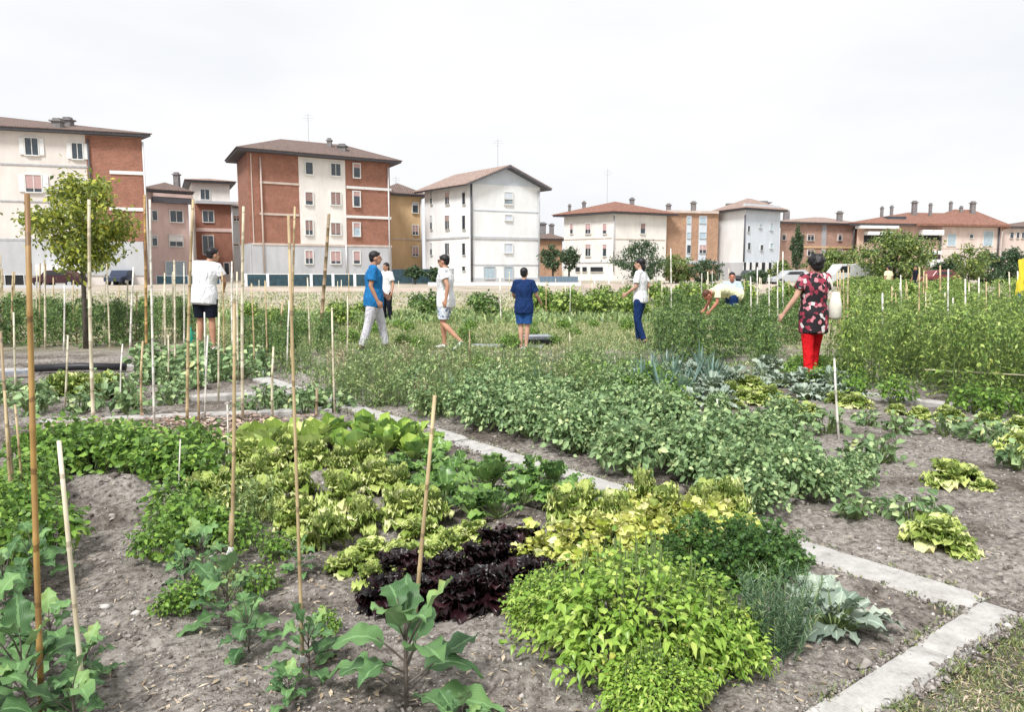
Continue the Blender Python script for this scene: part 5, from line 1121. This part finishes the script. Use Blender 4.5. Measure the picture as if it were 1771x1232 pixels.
for x, y, h, wd in [(5, 575, 110, 4), (20, 590, 120, 5), (68, 600, 145, 4), (62, 575, 110, 3), (76, 585, 130, 4), (95, 560, 80, 3), (128, 575, 90, 3), (133, 595, 95, 4), (180, 590, 100, 3), (205, 570, 75, 3), (218, 595, 110, 4), (236, 590, 85, 4), (282, 580, 90, 3), (297, 590, 120, 4), (25, 560, 90, 3)]:
    cane(x + rc.uniform(-3, 3), y - h, x, y, wd, rc.choice([C_tan, C_pale]), 'thin cane among the dark tomato plants on the left', 'canes in the left tomato rows')
for i in range(38):
    x = rc.uniform(1445, 1775); y = rc.choice([562, 575, 590, 612, 632]) + rc.uniform(-4, 4); top = rc.uniform(470, 515)
    if rc.random() < .2: top = rc.uniform(455, 475)
    cane(x + rc.uniform(-3, 3), top, x, y, rc.uniform(3, 5), rc.choice([C_wh, C_pale, C_tan, C_tan]), 'pale stake in the tall tomato rows on the right', 'stakes in the right tomato rows', name='wooden_stake')
for i in range(34):
    x = rc.uniform(430, 1440); y = rc.uniform(532, 556); cane(x + rc.uniform(-2, 2), y - rc.uniform(45, 75), x, y, rc.uniform(1.6, 2.8), rc.choice([C_wh, C_pale, C_tan]), 'thin pale stake in the far vegetable rows', 'stakes in the far rows', name='wooden_stake')
for x, y0, y1 in [(1160, 430, 560), (1224, 470, 565), (1310, 462, 570), (1298, 478, 570), (1345, 450, 570), (1354, 435, 560), (1330, 475, 565)]:
    cane(x, y0, x + 1, y1, 3.4, rc.choice([C_pale, C_wh]), 'tall pale stake around the bending man', 'stakes around the bending man', name='wooden_stake')
for x, y, h, wd in [(3, 600, 160, 5), (58, 605, 150, 5), (78, 604, 155, 5), (110, 612, 120, 4), (190, 606, 150, 4), (225, 612, 150, 5), (302, 640, 190, 5), (286, 622, 150, 4), (356, 660, 120, 4), (378, 690, 150, 5), (412, 655, 185, 5), (440, 640, 150, 4), (462, 625, 140, 4), (536, 610, 130, 4), (600, 622, 110, 4), (28, 690, 150, 5), (112, 700, 120, 5), (210, 705, 110, 4), (355, 720, 140, 5), (497, 640, 120, 4)]:
    cane(x + rc.uniform(-6, 6), y - h, x, y, wd, rc.choice([C_tan, C_pale, C_pale, C_wh]), 'thin pale cane between the left plots', 'thin canes between the left plots')
# wire / line on the right rows
m = MB(); a = G(1570, 672) ; a.z = .28; b_ = G(1960, 700); b_.z = .33; a.y -= .35; b_.y -= .35; m.tube([a, (a + b_) / 2 - Vector((0, 0, .02)), b_], .006, 5); tag(m.build('string_line', C_pale), 'taut pale string along the front of the right tomato rows', 'string')

# ------------------------------------------------------------------ yellow flag at the right edge
CL_y = plain('yellow_cloth', (.80, .66, .06), .8, .08, 5); CL_k = plain('black_print', (.02, .02, .02), .8); CL_b = plain('blue_cloth', (.03, .14, .42), .8, .2, 8)
Yf = 19.0; fo = P(1796, 515, Yf); r = empty('yellow_flag', (fo.x, fo.y, 0)); tag(r, 'bright yellow flag with black mark on a pole at the right edge', 'flag')
m = MB(); m.tube([(0, 0, -.1), (0, 0, 2.0)], .014, 8); m.build('pole', C_wh, r, smooth=True)
V = []; F = []; nx, nz_ = 16, 14
for side in (0, 1):
    for i in range(nz_ + 1):
        for j in range(nx + 1):
            f = j / nx; z = 1.82 - i / nz_ * 1.02 - .12 * f * f; x = -.60 * f * (1 - .35 * math.sin(i / nz_ * 3.1) * .3 + .35 * (i / nz_ - .25 if i / nz_ < .62 else .62 - i / nz_ + .2)); V.append((x, .05 * math.sin(j * .9 + i * .5) + side * .004, z))
k = (nx + 1) * (nz_ + 1)
for i in range(nz_):
    for j in range(nx):
        q = i * (nx + 1) + j; F.append((q, q + 1, q + nx + 2, q + nx + 1)); F.append((k + q, k + q + nx + 1, k + q + nx + 2, k + q + 1))
cl = ob('cloth', mesh('cloth', V, F, CL_y), r)
mk = MB(); mk.ball((-.40, -.06, 1.28), (.04, .012, .035), 10, 6); mk.ball((-.36, -.06, 1.1), (.035, .012, .03), 10, 6); mk.box(-.24, -.07, -.072, -.052, .88, .95); mk.build('black_mark', CL_k, cl)
m = MB(); m.box(-.52, -.36, -.03, .02, .62, .86); m.build('blue_strip', CL_b, r)

# ------------------------------------------------------------------ people
def ev_mesh(o, name, mats, smooth=True):
    dg = bpy.context.evaluated_depsgraph_get(); me = bpy.data.meshes.new_from_object(o.evaluated_get(dg)); me.name = name
    me.materials.clear()
    for a in mats: me.materials.append(a)
    me.polygons.foreach_set('use_smooth', np.ones(len(me.polygons), dtype=bool)); return me
def fuse(name, mb, mat, parent, vox=.009, sm=4):
    """melt overlapping lofts into one continuous skin"""
    t = ob('tmp', mesh('tmp', mb.V, mb.F, mat)); r = t.modifiers.new('r', 'REMESH'); r.mode = 'VOXEL'; r.voxel_size = vox
    s = t.modifiers.new('s', 'SMOOTH'); s.factor = .5; s.iterations = sm
    me = ev_mesh(t, name, [mat]); bpy.data.objects.remove(t); return ob(name, me, parent)
SK = plain('skin', (.56, .33, .24), .5, .08, 9, spec=.35); SKT = plain('tanned_skin', (.48, .25, .16), .5, .08, 9, spec=.35); SKR = plain('sunburnt_skin', (.50, .20, .14), .5, .1, 9)
HB = plain('black_hair', (.012, .010, .012), .5, .4, 40, bump=.5); HBR = plain('brown_hair', (.10, .035, .02), .5, .4, 40, bump=.5); EY = plain('eye_dark', (.03, .02, .02), .3); LIP = plain('lips', (.42, .16, .14), .5)
v = Vector
def body_pts(pose):
    """joints in metres for a 1.75 m figure: x to the person's right, y forward, z up"""
    J = dict(pel=(0, 0, .95), wai=(0, .01, 1.08), che=(0, .01, 1.29), nec=(0, -.01, 1.47), hea=(0, .02, 1.615), shR=(.18, 0, 1.425), shL=(-.18, 0, 1.425),
             elR=(.23, -.02, 1.13), elL=(-.23, -.02, 1.13), wrR=(.25, .06, .88), wrL=(-.25, .06, .88), hiR=(.09, 0, .92), hiL=(-.09, 0, .92), knR=(.10, .02, .49), knL=(-.10, .02, .49), anR=(.11, -.02, .085), anL=(-.11, -.02, .085))
    J.update(pose); return {k: v(p) for k, p in J.items()}
def person(label, x, y, height, face, pose, wear, skin=SK, hair='short', hairm=HB, look=0.0, build=1.0, group=None, z0=0.0, Y=None):
    b = G(x, y) if Y is None else P(x, HZ, Y); root = empty('person', (b.x, b.y, z0), face); tag(root, label, 'person', group); s = height / 1.75; root.scale = (s, s, s)
    J = body_pts(pose); B = build; m = MB()
    up = lambda a, b_: (b_ - a).normalized()
    # trunk
    sx = (J['shR'] - J['shL']).normalized(); hx = (J['hiR'] - J['hiL']).normalized()
    def torso(mm, g=0.0, low=0.0, top=True):
        mid = (J['shR'] + J['shL']) / 2; t = up(J['pel'], J['che'])
        pts = [J['pel'] - t * (.07 + low), J['pel'], J['wai'], (J['wai'] + J['che']) / 2, J['che'], J['che'].lerp(mid, .6), mid + up(J['che'], J['nec']) * .015]
        rad = [(.150 * B + g, .105 * B + g), (.165 * B + g, .120 * B + g), (.145 * B + g, .108 * B + g), (.155 * B + g, .115 * B + g), (.172 * B + g, .120 * B + g), (.168 * B + g, .100 * B + g), (.12 + g, .066 + g)]
        if top: pts.append(J['nec'] + up(J['che'], J['nec']) * .01); rad.append((.058 + g * .5, .056 + g * .5))
        mm.tube(pts, rad, 20, side=sx)
    torso(m)
    m.tube([J['shL'] + v((.02, 0, .0)), J['nec'] - up(J['che'], J['nec']) * .035, J['shR'] - v((.02, 0, 0))], [.046 * B, .058, .046 * B], 12)
    m.tube([J['nec'] - up(J['che'], J['nec']) * .06, J['nec'].lerp(J['hea'], .55)], [(.062, .060), (.052, .054)], 14)
    for S in 'RL':
        sh, el, wr = J['sh' + S], J['el' + S], J['wr' + S]
        m.ball(sh, (.056 * B, .056 * B, .056 * B), 12, 8); m.tube([sh.lerp(J['che'], .18), sh, sh.lerp(el, .4), el, el.lerp(wr, .3), wr], [.045 * B, .052 * B, .046 * B, .037, .038, .026], 12)
        hi, kn, an = J['hi' + S], J['kn' + S], J['an' + S]
        m.tube([hi + v((0, 0, .03)), hi.lerp(kn, .12), hi.lerp(kn, .5), kn, kn.lerp(an, .3), kn.lerp(an, .7), an], [.080 * B, .086 * B, .070 * B, .052, .056, .040, .036], 14)
        # foot
        fd = v((0, 1, 0)) if 'ft' + S not in pose else v(pose['ft' + S]).normalized()
        m.tube([an + v((0, 0, .01)) - fd * .045, an - v((0, 0, .045)) + fd * .0, an - v((0, 0, .058)) + fd * .10, an - v((0, 0, .068)) + fd * .17], [(.030, .030), (.036, .040), (.040, .026), (.030, .014)], 12)
        # hand: palm and five fingers
        d = up(el, wr); d = (d + v((0, .15, -.1))).normalized() if 'hand' + S not in pose else v(pose['hand' + S]).normalized()
        inw = v((-1 if S == 'R' else 1, 0, 0)); inw = (inw - d * inw.dot(d)).normalized(); fw = d.cross(inw).normalized(); fw = fw if fw.y > 0 else -fw
        pm = wr + d * .09; m.tube([wr - d * .01, wr + d * .03, pm], [(.022, .024), (.018, .038), (.014, .040)], 10, side=inw)
        for i, ln in enumerate((.068, .078, .074, .058)):
            f0 = pm + fw * (.030 - i * .020) - d * .012; f1 = f0 + d * ln * .5 + inw * .008; f2 = f1 + d * ln * .35 + inw * .022; m.tube([f0, f1, f2], [.0105, .0095, .0085], 6)
        t0 = wr + d * .03 + fw * .026; m.tube([t0, t0 + d * .03 + fw * .024, t0 + d * .062 + fw * .030 + inw * .008], [.013, .011, .0095], 6)
    # head
    hd = J['hea']; ht = pose.get('htilt', (0, 0, 0)); M = Matrix.Rotation(look, 3, 'Z') @ Matrix.Rotation(ht[0], 3, 'X') @ Matrix.Rotation(ht[1], 3, 'Y')
    H = lambda p: hd + M @ v(p)
    m.ball(H((0, -.012, .022)), (.077, .094, .100), 18, 12, M); m.ball(H((0, .020, -.035)), (.060, .072, .078), 16, 10, M); m.ball(H((0, .052, -.082)), (.030, .030, .026), 12, 8, M)
    m.tube([H((0, .086, .018)), H((0, .108, -.020)), H((0, .090, -.034))], [.009, .016, .010], 8); m.ball(H((0, .078, .030)), (.050, .016, .012), 10, 6, M)
    for e in (-1, 1): m.ball(H((e * .078, -.005, -.008)), (.010, .020, .030), 10, 8, M)
    m.ball(H((0, .084, -.056)), (.024, .010, .010), 10, 6, M)
    body = fuse('body', m, skin, root, .0085, 3)
    k = MB()
    for e in (-1, 1): k.ball(H((e * .031, .083, .012)), (.013, .008, .008), 8, 6, M)
    k.build('eyes', EY, root, smooth=True)
    k = MB(); k.ball(H((0, .0925, -.057)), (.022, .006, .006), 8, 6, M); k.build('mouth', LIP, root, smooth=True)
    # hair
    if hair:
        k = MB()
        if hair == 'short': k.ball(H((0, -.024, .048)), (.084, .098, .088), 18, 12, M); k.ball(H((0, -.055, .0)), (.072, .060, .075), 14, 10, M); k.tube([H((-.05, .055, .088)), H((0, .07, .092)), H((.05, .055, .088))], .013, 8)
        elif hair == 'curly':
            rr = random.Random(3); k.ball(H((0, -.03, .045)), (.105, .112, .105), 18, 12, M); k.ball(H((0, -.065, -.01)), (.088, .07, .085), 14, 10, M)
            for i in range(40):
                a, c_ = rr.uniform(0, 6.28), rr.uniform(-.4, 1); q = math.sqrt(1 - c_ * c_); p_ = v((math.cos(a) * q * .10, math.sin(a) * q * .105, c_ * .10)); 
                if p_.y < .075 or p_.z > .07: k.ball(H(v((0, -.03, .045)) + p_), rr.uniform(.018, .03), 8, 6)
        elif hair == 'long': k.ball(H((0, -.028, .045)), (.090, .104, .092), 18, 12, M); k.tube([H((0, -.06, .03)), H((0, -.085, -.06)), H((0, -.08, -.15))], [(.075, .05), (.07, .045), (.05, .025)], 14, side=M @ v((1, 0, 0)))
        fuse('hair', k, hairm, root, .010, 2)
    # clothing
    for w_ in wear:
        kd = w_[0]; mat = w_[1]; k = MB()
        if kd in ('shirt', 'blouse', 'tunic'):
            g = .018 if kd == 'shirt' else .024; low = {'shirt': .12, 'blouse': .06, 'tunic': .24}[kd]; torso(k, g, low, False); t_ = up(J['pel'], J['che']); k.tube([J['pel'] - t_ * (.05 + low), J['pel'] - t_ * .02, J['wai']], [(.188 * B, .150 * B), (.190 * B, .150 * B), (.168 * B, .130 * B)], 20, side=sx); k.tube([J['shL'], J['nec'] - up(J['che'], J['nec']) * .03, J['shR']], [.060 * B, .070, .060 * B], 12)
            sl = w_[2] if len(w_) > 2 else .62
            for S in 'RL':
                sh, el = J['sh' + S], J['el' + S]; k.ball(sh, .060 * B, 12, 8); k.tube([sh.lerp(J['che'], .25), sh, sh.lerp(el, sl * .6), sh.lerp(el, sl)], [.056 * B, .061 * B, .066 * B, .074 * B], 14)
                if sl >= 1.0: k.tube([el, el.lerp(J['wr' + S], .85)], [.058, .042], 12)
            mid = (J['shR'] + J['shL']) / 2; k.tube([mid, J['nec'] + up(J['che'], J['nec']) * .02], [(.10, .075), (.066, .064)], 16, side=sx)
            nm = {'shirt': 'shirt', 'blouse': 'blouse', 'tunic': 'blouse'}[kd]
        elif kd in ('trousers', 'shorts'):
            f = w_[2] if len(w_) > 2 else (1.0 if kd == 'trousers' else .0); t = up(J['pel'], J['che'])
            k.tube([J['wai'] - t * .03, J['pel'], J['pel'] - t * .10], [(.150 * B, .115 * B), (.172 * B, .130 * B), (.160 * B, .120 * B)], 20, side=hx)
            for S in 'RL':
                hi, kn, an = J['hi' + S], J['kn' + S], J['an' + S]
                if kd == 'trousers': k.tube([hi + v((0, 0, .03)), hi.lerp(kn, .15), kn, kn.lerp(an, .5), an + v((0, 0, .01))], [.092 * B, .104 * B, .078, .072 * f, .070 * f], 14)
                else: k.tube([hi + v((0, 0, .03)), hi.lerp(kn, .15), hi.lerp(kn, .85)], [.094 * B, .106 * B, .095], 14)
            nm = kd
        elif kd == 'shoes':
            for S in 'RL':
                an = J['an' + S]; fd = v((0, 1, 0)) if 'ft' + S not in pose else v(pose['ft' + S]).normalized(); k2 = MB()
                k2.tube([an - fd * .05 - v((0, 0, .03)), an - v((0, 0, .045)), an - v((0, 0, .056)) + fd * .11, an - v((0, 0, .066)) + fd * .20], [(.038, .036), (.046, .048), (.048, .032), (.034, .018)], 12); fuse('shoe', k2, mat, root, .010, 2)
            continue
        elif kd == 'cap':
            k.ball(H((0, -.016, .062)), (.088, .102, .075), 16, 10, M); k.tube([H((0, .06, .066)), H((0, .135, .055))], [(.07, .012), (.045, .008)], 12, side=M @ v((1, 0, 0))); nm = 'cap'
        elif kd == 'glasses':
            k.tube([H((-.06, .082, .018)), H((0, .104, .018)), H((.06, .082, .018))], [(.010, .016)] * 3, 8); k.tube([H((.062, .08, .022)), H((.082, -.01, .018))], .005, 6); k.tube([H((-.062, .08, .022)), H((-.082, -.01, .018))], .005, 6); k.build('sunglasses', mat, root, smooth=True); continue
        fuse(nm, k, mat, root, .0095 if kd != 'cap' else .010, 3)
    return root, J
def cloth(n, c, var=.12, sc=10):
    m = plain(n, c, .85, var, sc, spec=.15); nt = m.node_tree; b = nt.nodes['Principled BSDF']; t = node(nt, 'ShaderNodeTexCoord'); mp_ = node(nt, 'ShaderNodeMapping'); mp_.inputs['Scale'].default_value = (9, 9, 4); mp_.inputs['Rotation'].default_value = (.4, .3, .2)
    n_ = node(nt, 'ShaderNodeTexNoise'); n_.inputs['Scale'].default_value = 1.3; n_.inputs['Detail'].default_value = 3; n_.inputs['Distortion'].default_value = 1.2; nt.links.new(t.outputs['Object'], mp_.inputs[0]); nt.links.new(mp_.outputs[0], n_.inputs['Vector'])
    bp = node(nt, 'ShaderNodeBump'); bp.inputs['Strength'].default_value = 1; bp.inputs['Distance'].default_value = .05; nt.links.new(n_.outputs['Fac'], bp.inputs['Height']); nt.links.new(bp.outputs[0], b.inputs['Normal']); return m
def print_mat(name, cols, scale, pos):
    m, nt, b = newmat(name); t = node(nt, 'ShaderNodeTexCoord'); n = node(nt, 'ShaderNodeTexVoronoi'); n.inputs['Scale'].default_value = scale; nt.links.new(t.outputs['Object'], n.inputs['Vector'])
    sp = node(nt, 'ShaderNodeSeparateColor'); nt.links.new(n.outputs['Color'], sp.inputs[0]); r = node(nt, 'ShaderNodeValToRGB'); r.color_ramp.interpolation = 'CONSTANT'; e = r.color_ramp.elements
    e[0].position = 0; e[0].color = cols[0] + (1,); e[1].position = pos[1]; e[1].color = cols[1] + (1,)
    for p_, c in list(zip(pos, cols))[2:]: x = e.new(p_); x.color = c + (1,)
    nt.links.new(sp.outputs[0], r.inputs['Fac']); nt.links.new(r.outputs['Color'], b.inputs['Base Color']); b.inputs['Roughness'].default_value = .8; return m
F_blue = cloth('blue_polo_cloth', (.02, .17, .42)); F_white = cloth('white_cloth', (.80, .80, .82), .04); F_navy = cloth('navy_cloth', (.012, .035, .12)); F_black = cloth('black_cloth', (.012, .015, .025)); F_pants = cloth('pale_linen', (.62, .61, .66), .06); F_red = cloth('red_trouser_cloth', (.62, .012, .018), .06)
F_bs = cloth('blue_short_cloth', (.03, .10, .30)); F_cream = cloth('cream_cloth', (.80, .78, .52), .06); F_sky = cloth('light_blue_cloth', (.50, .60, .76), .08); SH_w = plain('white_trainer', (.75, .75, .78), .6); SH_d = plain('dark_shoe', (.03, .03, .03), .6)
F_check = print_mat('patterned_short_cloth', [(.55, .60, .68), (.14, .20, .32), (.72, .75, .80)], 30, [0, .38, .62]); F_floral = print_mat('floral_blouse_cloth', [(.012, .008, .012), (.30, .03, .06), (.62, .22, .26), (.72, .66, .66)], 20, [0, .55, .78, .92])
PI = math.pi
# man in the white polo, seen from behind, bending a little to the right
person('man in white polo shirt and black shorts seen from behind at the left', 358, 607, 1.90, -.1,
       dict(che=(.02, .04, 1.28), nec=(.05, .07, 1.45), hea=(.11, .14, 1.575), shR=(.215, .07, 1.385), shL=(-.135, .03, 1.425), elR=(.29, .12, 1.14), wrR=(.20, .27, 1.02), elL=(-.19, .10, 1.16), wrL=(-.10, .30, 1.08), hiR=(.09, 0, .92), anR=(.12, 0, .085), anL=(-.12, 0, .085)),
       [('shirt', F_white, .6), ('shorts', F_black), ('shoes', SH_w)], SKT, 'short', HB, look=-.6, build=1.16)
# man in blue, in profile facing right
person('man in bright blue polo shirt and pale trousers facing right', 648, 606, 1.80, -PI / 2 + .25,
       dict(hiR=(.09, 0, .92), knR=(.10, -.10, .49), anR=(.11, -.22, .085), knL=(-.10, .13, .50), anL=(-.11, .20, .085), elR=(.22, -.06, 1.13), wrR=(.22, .05, .88), elL=(-.20, .05, 1.15), wrL=(-.16, .20, .98), hea=(0, .05, 1.61)),
       [('shirt', F_blue, .68), ('trousers', F_pants), ('shoes', SH_d)], SKT, 'short', HB, build=1.18)
# person half hidden behind him
person('dark haired person in white top standing far behind the man in blue', 668, 572, 1.66, 2.6, {}, [('shirt', F_white, .7), ('trousers', F_black)], SKT, 'long', HB, Y=21.0)
# walking man, facing left
person('man in white T shirt, patterned shorts and dark cap walking left', 772, 604, 1.74, PI / 2 - .35,
       dict(elR=(.26, .02, 1.14), wrR=(.30, .20, .95), elL=(-.26, -.16, 1.18), wrL=(-.30, -.14, .93), knR=(.09, .10, .49), anR=(.09, .08, .085), knL=(-.10, .02, .49), anL=(-.12, -.34, .17), ftL=(0, .8, -.6), hea=(0, .04, 1.61)),
       [('shirt', F_white, .6), ('shorts', F_check), ('shoes', SH_w), ('glasses', EY)], SKT, 'short', HB, build=1.12)
# boy
person('boy in navy T shirt and blue shorts seen from behind', 906, 605, 1.50, -.25,
       dict(elR=(.27, .03, 1.16), wrR=(.31, .20, 1.02), elL=(-.25, .06, 1.16), wrL=(-.20, .22, 1.06), knR=(.07, .02, .49), anR=(.05, 0, .085), knL=(-.07, .02, .49), anL=(-.06, -.02, .085)),
       [('shirt', F_navy, .75), ('shorts', F_bs), ('shoes', SH_w)], SK, 'short', HB, build=1.12)
# woman in white blouse facing left
person('woman in white blouse and navy trousers facing left', 1106, 594, 1.70, PI / 2 - .5,
       dict(hea=(0, .03, 1.61), elR=(.20, -.10, 1.16), wrR=(.20, .08, 1.0), elL=(-.21, .03, 1.15), wrL=(-.18, .22, 1.02), knR=(.08, .08, .49), anR=(.08, .05, .085), anL=(-.09, -.12, .085)),
       [('blouse', F_white, .7), ('trousers', F_navy, .85), ('shoes', SH_d)], SK, 'long', HB, build=.98)
# bending man
person('man in pale yellow shirt bending down to the left among tomato plants', 1268, 560, 1.72, PI / 2 + .15,
       dict(pel=(0, -.02, .93), wai=(0, .10, 1.0), che=(0, .30, 1.02), nec=(0, .48, .98), hea=(0, .60, .90), shR=(.18, .42, 1.0), shL=(-.18, .42, 1.0), elR=(.22, .46, .74), elL=(-.22, .46, .74), wrR=(.18, .60, .55), wrL=(-.18, .60, .55), htilt=(-1.2, 0, 0)),
       [('shirt', F_cream, .62), ('trousers', F_navy)], SKR, 'short', HBR, build=1.1, Y=17.0)
person('man in light blue shirt crouching behind the bending man', 1266, 556, 1.70, 2.9,
       dict(pel=(0, 0, .66), wai=(0, .04, .80), che=(0, .10, 1.0), nec=(0, .12, 1.18), hea=(0, .17, 1.31), shR=(.18, .10, 1.14), shL=(-.18, .10, 1.14), elR=(.26, .16, .88), elL=(-.26, .16, .88), wrR=(.2, .36, .8), wrL=(-.2, .36, .8), hiR=(.09, 0, .64), hiL=(-.09, 0, .64), knR=(.16, .36, .52), knL=(-.16, .36, .52)),
       [('shirt', F_sky, .62), ('trousers', F_black)], SKR, 'short', HB, build=1.1, Y=19.0)
# woman in red trousers
wr_, J = person('woman with curly dark hair, floral black and red blouse and red trousers', 1402, 656, 1.66, .25,
       dict(elL=(-.29, .0, 1.16), wrL=(-.40, .10, .93), elR=(.24, .10, 1.16), wrR=(.16, .26, 1.10), knL=(-.10, -.04, .49), anL=(-.12, -.12, .085), knR=(.09, .06, .49), anR=(.09, .10, .085), hea=(0, .02, 1.60)),
       [('tunic', F_floral, .62), ('trousers', F_red, .95), ('shoes', SH_w)], SK, 'curly', HB, build=1.12)
CREAM_B = plain('canvas_bag_cloth', (.72, .68, .60), .85, .1, 12); q = wr_.matrix_world
pb = G(1438, 656); k = MB(); zc = 1.03
k.tube([(0, 0, .80), (0, 0, .83), (0, 0, 1.0), (0, 0, 1.16)], [(.06, .05), (.09, .075), (.085, .07), (.05, .03)], 14)
k.tube([(-.03, 0, 1.14), (-.06, -.01, 1.26), (-.11, -.02, 1.36), (-.14, .03, 1.37)], [(.016, .006)] * 4, 8)
tag(k.build('shoulder_bag', CREAM_B, None, True, (pb.x, pb.y, 0)), 'cream canvas bag hanging at the right side of the woman in red trousers', 'bag')
GRB = plain('green_plastic', (.02, .30, .20), .4); k = MB(); pg = G(331, 600); k.tube([(0, 0, 0), (0, 0, .02), (0, 0, .26), (0, 0, .32), (0, 0, .38)], [.05, .055, .055, .02, .018], 14); k.tube([(.05, 0, .08), (.10, 0, .14), (.10, 0, .24), (.05, 0, .27)], .010, 6)
tag(k.build('watering_jug', GRB, None, True, (pg.x, pg.y, 0)), 'green plastic jug standing left of the man in the white polo', 'jug')
# people far away in the fields
for x, Yp, hh, sh, l, fc in [(1537, 34, 1.65, F_cream, 'distant person in a pale top in the right field', .4), (1584, 46, 1.70, F_black, 'distant person in dark clothes right of the light green tree', 1.8)]:
    person(l, x, 500, hh, fc, {}, [('shirt', sh, .6), ('trousers', F_navy)], SKT, 'short', HB, Y=Yp)
# ------------------------------------------------------------------ labels that say where in its row or patch each repeat stands
def to_px(p):
    d = p - Vector((0, 0, CAMH)); c, s = math.cos(TH), math.sin(TH); zf = d.y * c - d.z * s; yu = d.y * s + d.z * c
    return (CX + FPX * d.x / zf, CY - FPX * yu / zf)
ORD = 'first second third fourth fifth sixth seventh eighth ninth tenth'.split()
groups = {}
for o in list(COL.objects):
    if o.parent is None and 'group' in o: groups.setdefault((o['group'], o['label']), []).append(o)
for (gname, lab), obs in groups.items():
    if len(obs) < 2: continue
    if len(lab.split()) > 11: print('BASE', len(lab.split()), lab)
    q = [(to_px(o.location), o) for o in obs]
    if len(obs) <= 10:
        q.sort(key=lambda t: t[0][0])
        for i, (_, o) in enumerate(q): o['label'] = lab + ', ' + ('leftmost' if i == 0 else 'rightmost' if i == len(q) - 1 else ORD[i] + ' from the left')
    else:
        # rows by distance, then counted from the left inside each row
        q.sort(key=lambda t: -t[0][1]); n = len(q); rows = min(5, max(1, math.ceil(n / 10))); per = math.ceil(n / rows); names = {1: ['']}
        rn = {1: [''], 2: ['front', 'back'], 3: ['front', 'middle', 'back'], 4: ['front', 'second', 'third', 'back'], 5: ['front', 'second', 'middle', 'fourth', 'back']}[rows]
        for r_ in range(rows):
            part = sorted(q[r_ * per:(r_ + 1) * per], key=lambda t: t[0][0]); m_ = len(part)
            for i, (_, o) in enumerate(part):
                if m_ <= 10: w_ = 'leftmost' if i == 0 else 'rightmost' if i == m_ - 1 else ORD[i] + ' from left'
                else: w_ = ['far left', 'left', 'centre', 'right', 'far right'][min(4, i * 5 // m_)]
                o['label'] = (lab + ', ' + rn[r_] + (' row, ' if rn[r_] else '') + w_).replace(', ,', ',')
for o in COL.objects:
    if o.parent is None and 'label' in o and len(o['label'].split()) > 16: print('LONG', o['label'])
